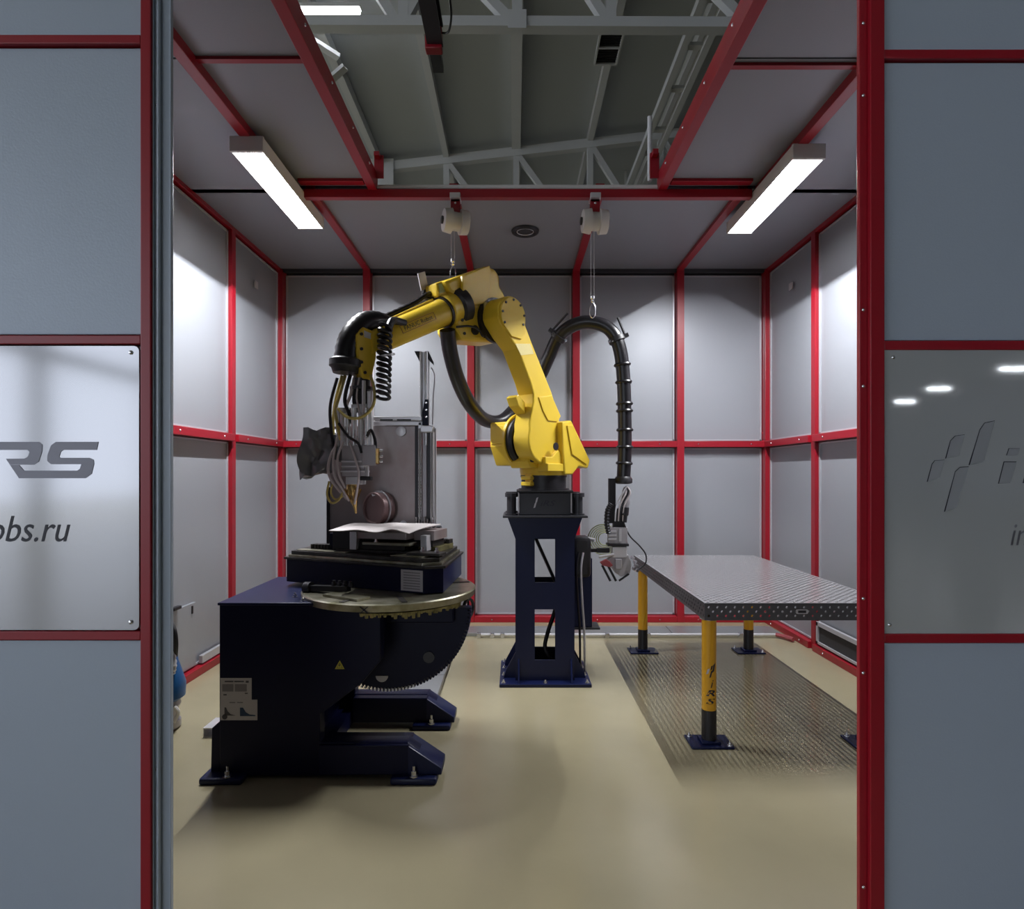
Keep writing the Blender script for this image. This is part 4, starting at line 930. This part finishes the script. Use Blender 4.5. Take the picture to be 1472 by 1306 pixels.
# ================================================================== PERFORATED WELDING TABLE
TX0, TX1, TY0, TY1, TZ = 1.095, 2.195, 3.53, 5.63, .85
tbl = thing('welding_table', 'perforated grey steel welding table on yellow round legs at right', 'table', ((TX0+TX1)/2, (TY0+TY1)/2, 0))
def perforated(nu, nv, p, r, th_, o, ex, ey, ez, stag=True):
    """plate of nu x nv cells of pitch p; holes at cell centres and (staggered) at inner cell corners"""
    b = MB(); o, ex, ey, ez = V(o), V(ex), V(ey), V(ez); V_ = {}
    def vert(i2, j2, top):     # half-pitch lattice vertex
        k = (i2, j2, top)
        if k not in V_: V_[k] = len(b.v); b.v.append(o+ex*(i2*p/2)+ey*(j2*p/2)+(ez*0 if top else -ez*th_))
        return V_[k]
    cen = [(2*i+1, 2*j+1) for i in range(nu) for j in range(nv)]
    if stag: cen += [(2*i, 2*j) for i in range(1, nu) for j in range(1, nv)]
    for ci, cj in cen:
        c = o+ex*(ci*p/2)+ey*(cj*p/2); ring = []
        for top in (1, 0):
            ids = []
            for k in range(8):
                a = k*PI/4; ids.append(len(b.v)); b.v.append(c+ex*(r*math.cos(a))+ey*(r*math.sin(a))+(ez*0 if top else -ez*th_))
            co_ = [vert(ci+1, cj, top), vert(ci, cj+1, top), vert(ci-1, cj, top), vert(ci, cj-1, top)]
            for q_ in range(4):
                c0_, c1_ = co_[q_], co_[(q_+1) % 4]; a0, a1, a2 = ids[2*q_], ids[2*q_+1], ids[(2*q_+2) % 8]
                fs = [(c0_, a1, a0), (c0_, c1_, a1), (c1_, a2, a1)]
                b.f += fs if top else [f[::-1] for f in fs]
            ring.append(ids)
        for k in range(8): b.f.append((ring[0][k], ring[0][(k+1) % 8], ring[1][(k+1) % 8], ring[1][k]))
    if stag:   # half diamonds along the border
        for top in (1, 0):
            for i in range(nu):
                for j2, sgn in ((0, 1), (2*nv, -1)):
                    pass
            def tri(a, c, d): b.f.append((vert(*a, top), vert(*c, top), vert(*d, top)))
            for i in range(1, nu): tri((2*i-1, 0), (2*i+1, 0), (2*i, 1)); tri((2*i-1, 2*nv), (2*i+1, 2*nv), (2*i, 2*nv-1))
            for j in range(1, nv): tri((0, 2*j-1), (0, 2*j+1), (1, 2*j)); tri((2*nu, 2*j-1), (2*nu, 2*j+1), (2*nu-1, 2*j))
            for i, j, di, dj in ((0, 0, 1, 1), (2*nu, 0, -1, 1), (0, 2*nv, 1, -1), (2*nu, 2*nv, -1, -1)): tri((i, j), (i+di, j), (i, j+dj))
    return b
perforated(22, 42, .05, .0100, .008, (TX0, TY0, TZ), (1, 0, 0), (0, 1, 0), (0, 0, 1)).build('tabletop', 'tabletop', tbl, smooth=20)
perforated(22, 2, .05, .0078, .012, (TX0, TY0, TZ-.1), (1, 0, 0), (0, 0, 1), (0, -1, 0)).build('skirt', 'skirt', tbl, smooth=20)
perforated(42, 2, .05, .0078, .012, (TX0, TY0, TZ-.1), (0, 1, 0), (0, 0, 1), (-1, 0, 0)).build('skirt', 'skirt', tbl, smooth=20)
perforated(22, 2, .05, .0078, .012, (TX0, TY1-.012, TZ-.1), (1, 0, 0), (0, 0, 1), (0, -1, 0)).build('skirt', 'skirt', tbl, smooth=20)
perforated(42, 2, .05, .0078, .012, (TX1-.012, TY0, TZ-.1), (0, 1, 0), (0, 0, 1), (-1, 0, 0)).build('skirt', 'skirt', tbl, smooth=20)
for y in (4.05, 4.58, 5.10): part('crossbar', 'tabletop', tbl, (TX0+.012, TX1-.012, y-.006, y+.006, TZ-.10, TZ-.012))
pl = MB().prism(rounded(1.62, 1.69, TZ-.062, TZ-.036, .008), (0, TY0-.001, 0), (1, 0, 0), (0, 0, 1), (0, -.003, 0)).build('maker_plate', 'alu', tbl)
part('plate_print', 'charcoal', pl, (1.632, 1.678, TY0-.005, TY0-.004, TZ-.056, TZ-.042))
for i, (x, y) in enumerate(((1.15, 3.625), (1.15, 5.50), (2.10, 5.50), (2.10, 3.625))):
    lg = MB().cyl((x, y, .20), (x, y, TZ-.10), .042, n=24).build('leg', 'yellow2', tbl)
    MB().cyl((x, y, .03), (x, y, .205), .043, n=24).build('leg_sleeve', 'black', lg)
    part('foot_plate', 'navy', lg, (x-.125, x+.125, y-.085, y+.095, 0, .014), bevel=.006)
    part('foot_plate_rim', 'navy', lg, (x-.055, x+.055, y-.055, y+.055, .014, .03), bevel=.004)
    for sx, sy in ((-1, 1), (1, -1)): bolt_z(lg, x+sx*.10, y+sy*.065, .014, .010, .014)
    MB().lathe([(0, .055), (.012, .055)], (x, y, TZ-.112), (0, 0, 1), 20).build('leg_socket', 'tabletop', lg)
    if i == 0:
        def wrap(v, x=x, y=y): return V((v.x, y-math.sqrt(max(1e-6, .0425**2-(v.x-x)**2))-.001, v.z))
        z0 = .245
        text('lettering', 'S', 'ink', lg, (x-.028, y, z0), (1, 0, 0), (0, 0, 1), .052, .036, .25, wrap, .02)
        text('lettering', 'R', 'ink', lg, (x-.028, y, z0+.048), (1, 0, 0), (0, 0, 1), .052, .036, .25, wrap, .02)
        text('lettering', 'i', 'ink', lg, (x-.004, y, z0+.098), (1, 0, 0), (0, 0, 1), .018, .045, .25, wrap)
        for P in ([(-.028, .195), (-.020, .225), (-.008, .232), (-.016, .20)], [(-.012, .175), (-.002, .215), (.008, .222), (-.002, .18)], [(.004, .205), (.012, .25), (.026, .262), (.018, .215)], [(-.006, .22), (.0, .245), (.010, .25), (.004, .225)]):
            b = MB().prism([(x+a, z0-.02+c_) for a, c_ in P], (0, y, 0), (1, 0, 0), (0, 0, 1), (0, -.0004, 0)); b.v = [wrap(v) for v in b.v]; b.f = b.f[1:2]
            b.build('emblem_blade', 'ink' if P[0][0] != -.028 else 'alu_dk', lg)

# ================================================================== FLOOR TRUNKING AND SMALL THINGS
tk = thing('floor_trunking', 'flat galvanised cable trunking on the floor along the back wall', 'cable trunking', (.8, 6.2, 0))
for x0_, x1_ in ((-.85, .35), (.35, 1.55), (1.55, 2.62)):
    part('trunking_cover', 'duct', tk, (x0_+.003, x1_-.003, 6.02, 6.30, .0, .035), bevel=.005)
MB().cyl((-.35, 5.97, .03), (2.55, 5.97, .03), .014, n=10).build('pipe', 'alu', tk)
for x in (-.35, -.22, -.12, .9, 1.3, 2.2): part('pipe_clip', 'bolt', tk, (x-.02, x+.02, 5.945, 5.995, 0, .05), bevel=.006)
MB().tube([(2.55, 5.97, .03), (2.60, 5.9, .03), (2.64, 5.8, .03)], .02, 8).build('pipe_end', 'lever', tk)
t2 = thing('floor_trunking', 'flat galvanised cable trunking on the floor running from back wall to positioner', 'cable trunking', (-.68, 5.0, 0))
for k in range(3):
    part('trunking_cover', 'duct', t2, (-.83, -.545, 4.15+k*.62, 4.15+k*.62+.614, 0, .035), bevel=.005)
br = thing('steel_channel', 'short open steel channel on the floor behind the positioner', 'channel', (-1.80, 3.72, 0))
b = MB(); x0_, x1_, y0_, y1_ = -1.885, -1.72, 3.70, 3.86
b.box(x0_, x1_, y0_, y1_, 0, .006); b.box(x0_, x1_, y0_, y1_, .054, .060); b.box(x0_, x0_+.006, y0_, y1_, .006, .054); b.box(x0_+.07, x0_+.08, y0_, y1_, .006, .054); b.build('channel', 'alu', br)
MB().cyl((x0_+.11, y0_+.02, .006), (x0_+.11, y0_+.02, .05), .014, n=10).build('pin', 'charcoal', br)
# blue canister standing by the left door jamb
BX, BY = -2.205, 3.84
bc = thing('blue_canister', 'blue canister with black handle standing behind the left door jamb', 'canister', (BX, BY, 0))
MB().lathe([(0, .085), (.012, .10), (.05, .10), (.06, .085), (.12, .085), (.15, .10), (.18, .095)], (BX, BY, 0), (0, 0, 1), 24).build('base', 'alu_dk', bc)
MB().lathe([(.18, .10), (.20, .125), (.28, .128), (.34, .11), (.42, .085), (.52, .07), (.54, .05)], (BX, BY, 0), (0, 0, 1), 28).build('tank', 'blue', bc)
MB().tube([(BX+.085, BY-.02, .46), (BX+.10, BY-.04, .55), (BX+.085, BY-.04, .64), (BX+.02, BY, .69), (BX-.06, BY, .67)], .016, 8).build('handle', 'black', bc)
MB().tube([(BX+.03, BY, .54), (BX+.07, BY-.03, .50), (BX+.095, BY-.05, .42), (BX+.09, BY-.06, .36)], .014, 8, 6, rib=.3).build('spring_hose', 'alu', bc)
MB().cyl((BX, BY, .53), (BX, BY, .60), .03, n=14).build('valve', 'black', bc)
MB().tube([(BX+.10, BY-.06, .16), (BX+.12, BY-.05, .12), (BX+.10, BY-.06, .06)], .012, 8).build('drain_hose', 'white', bc)
# tags high on the side walls
for x, y, s, lab in ((XL, 6.0, 1, 'small white tag high on the left side wall near the corner'), (XR, 6.05, -1, 'small white tag high on the right side wall near the corner')):
    z = 3.45
    o = MB().box(min(x, x+s*.012), max(x, x+s*.012), y-.035, y+.035, z-.035, z+.035).build('wall_tag', 'label', None, .004)
    tag(o, lab, 'tag')
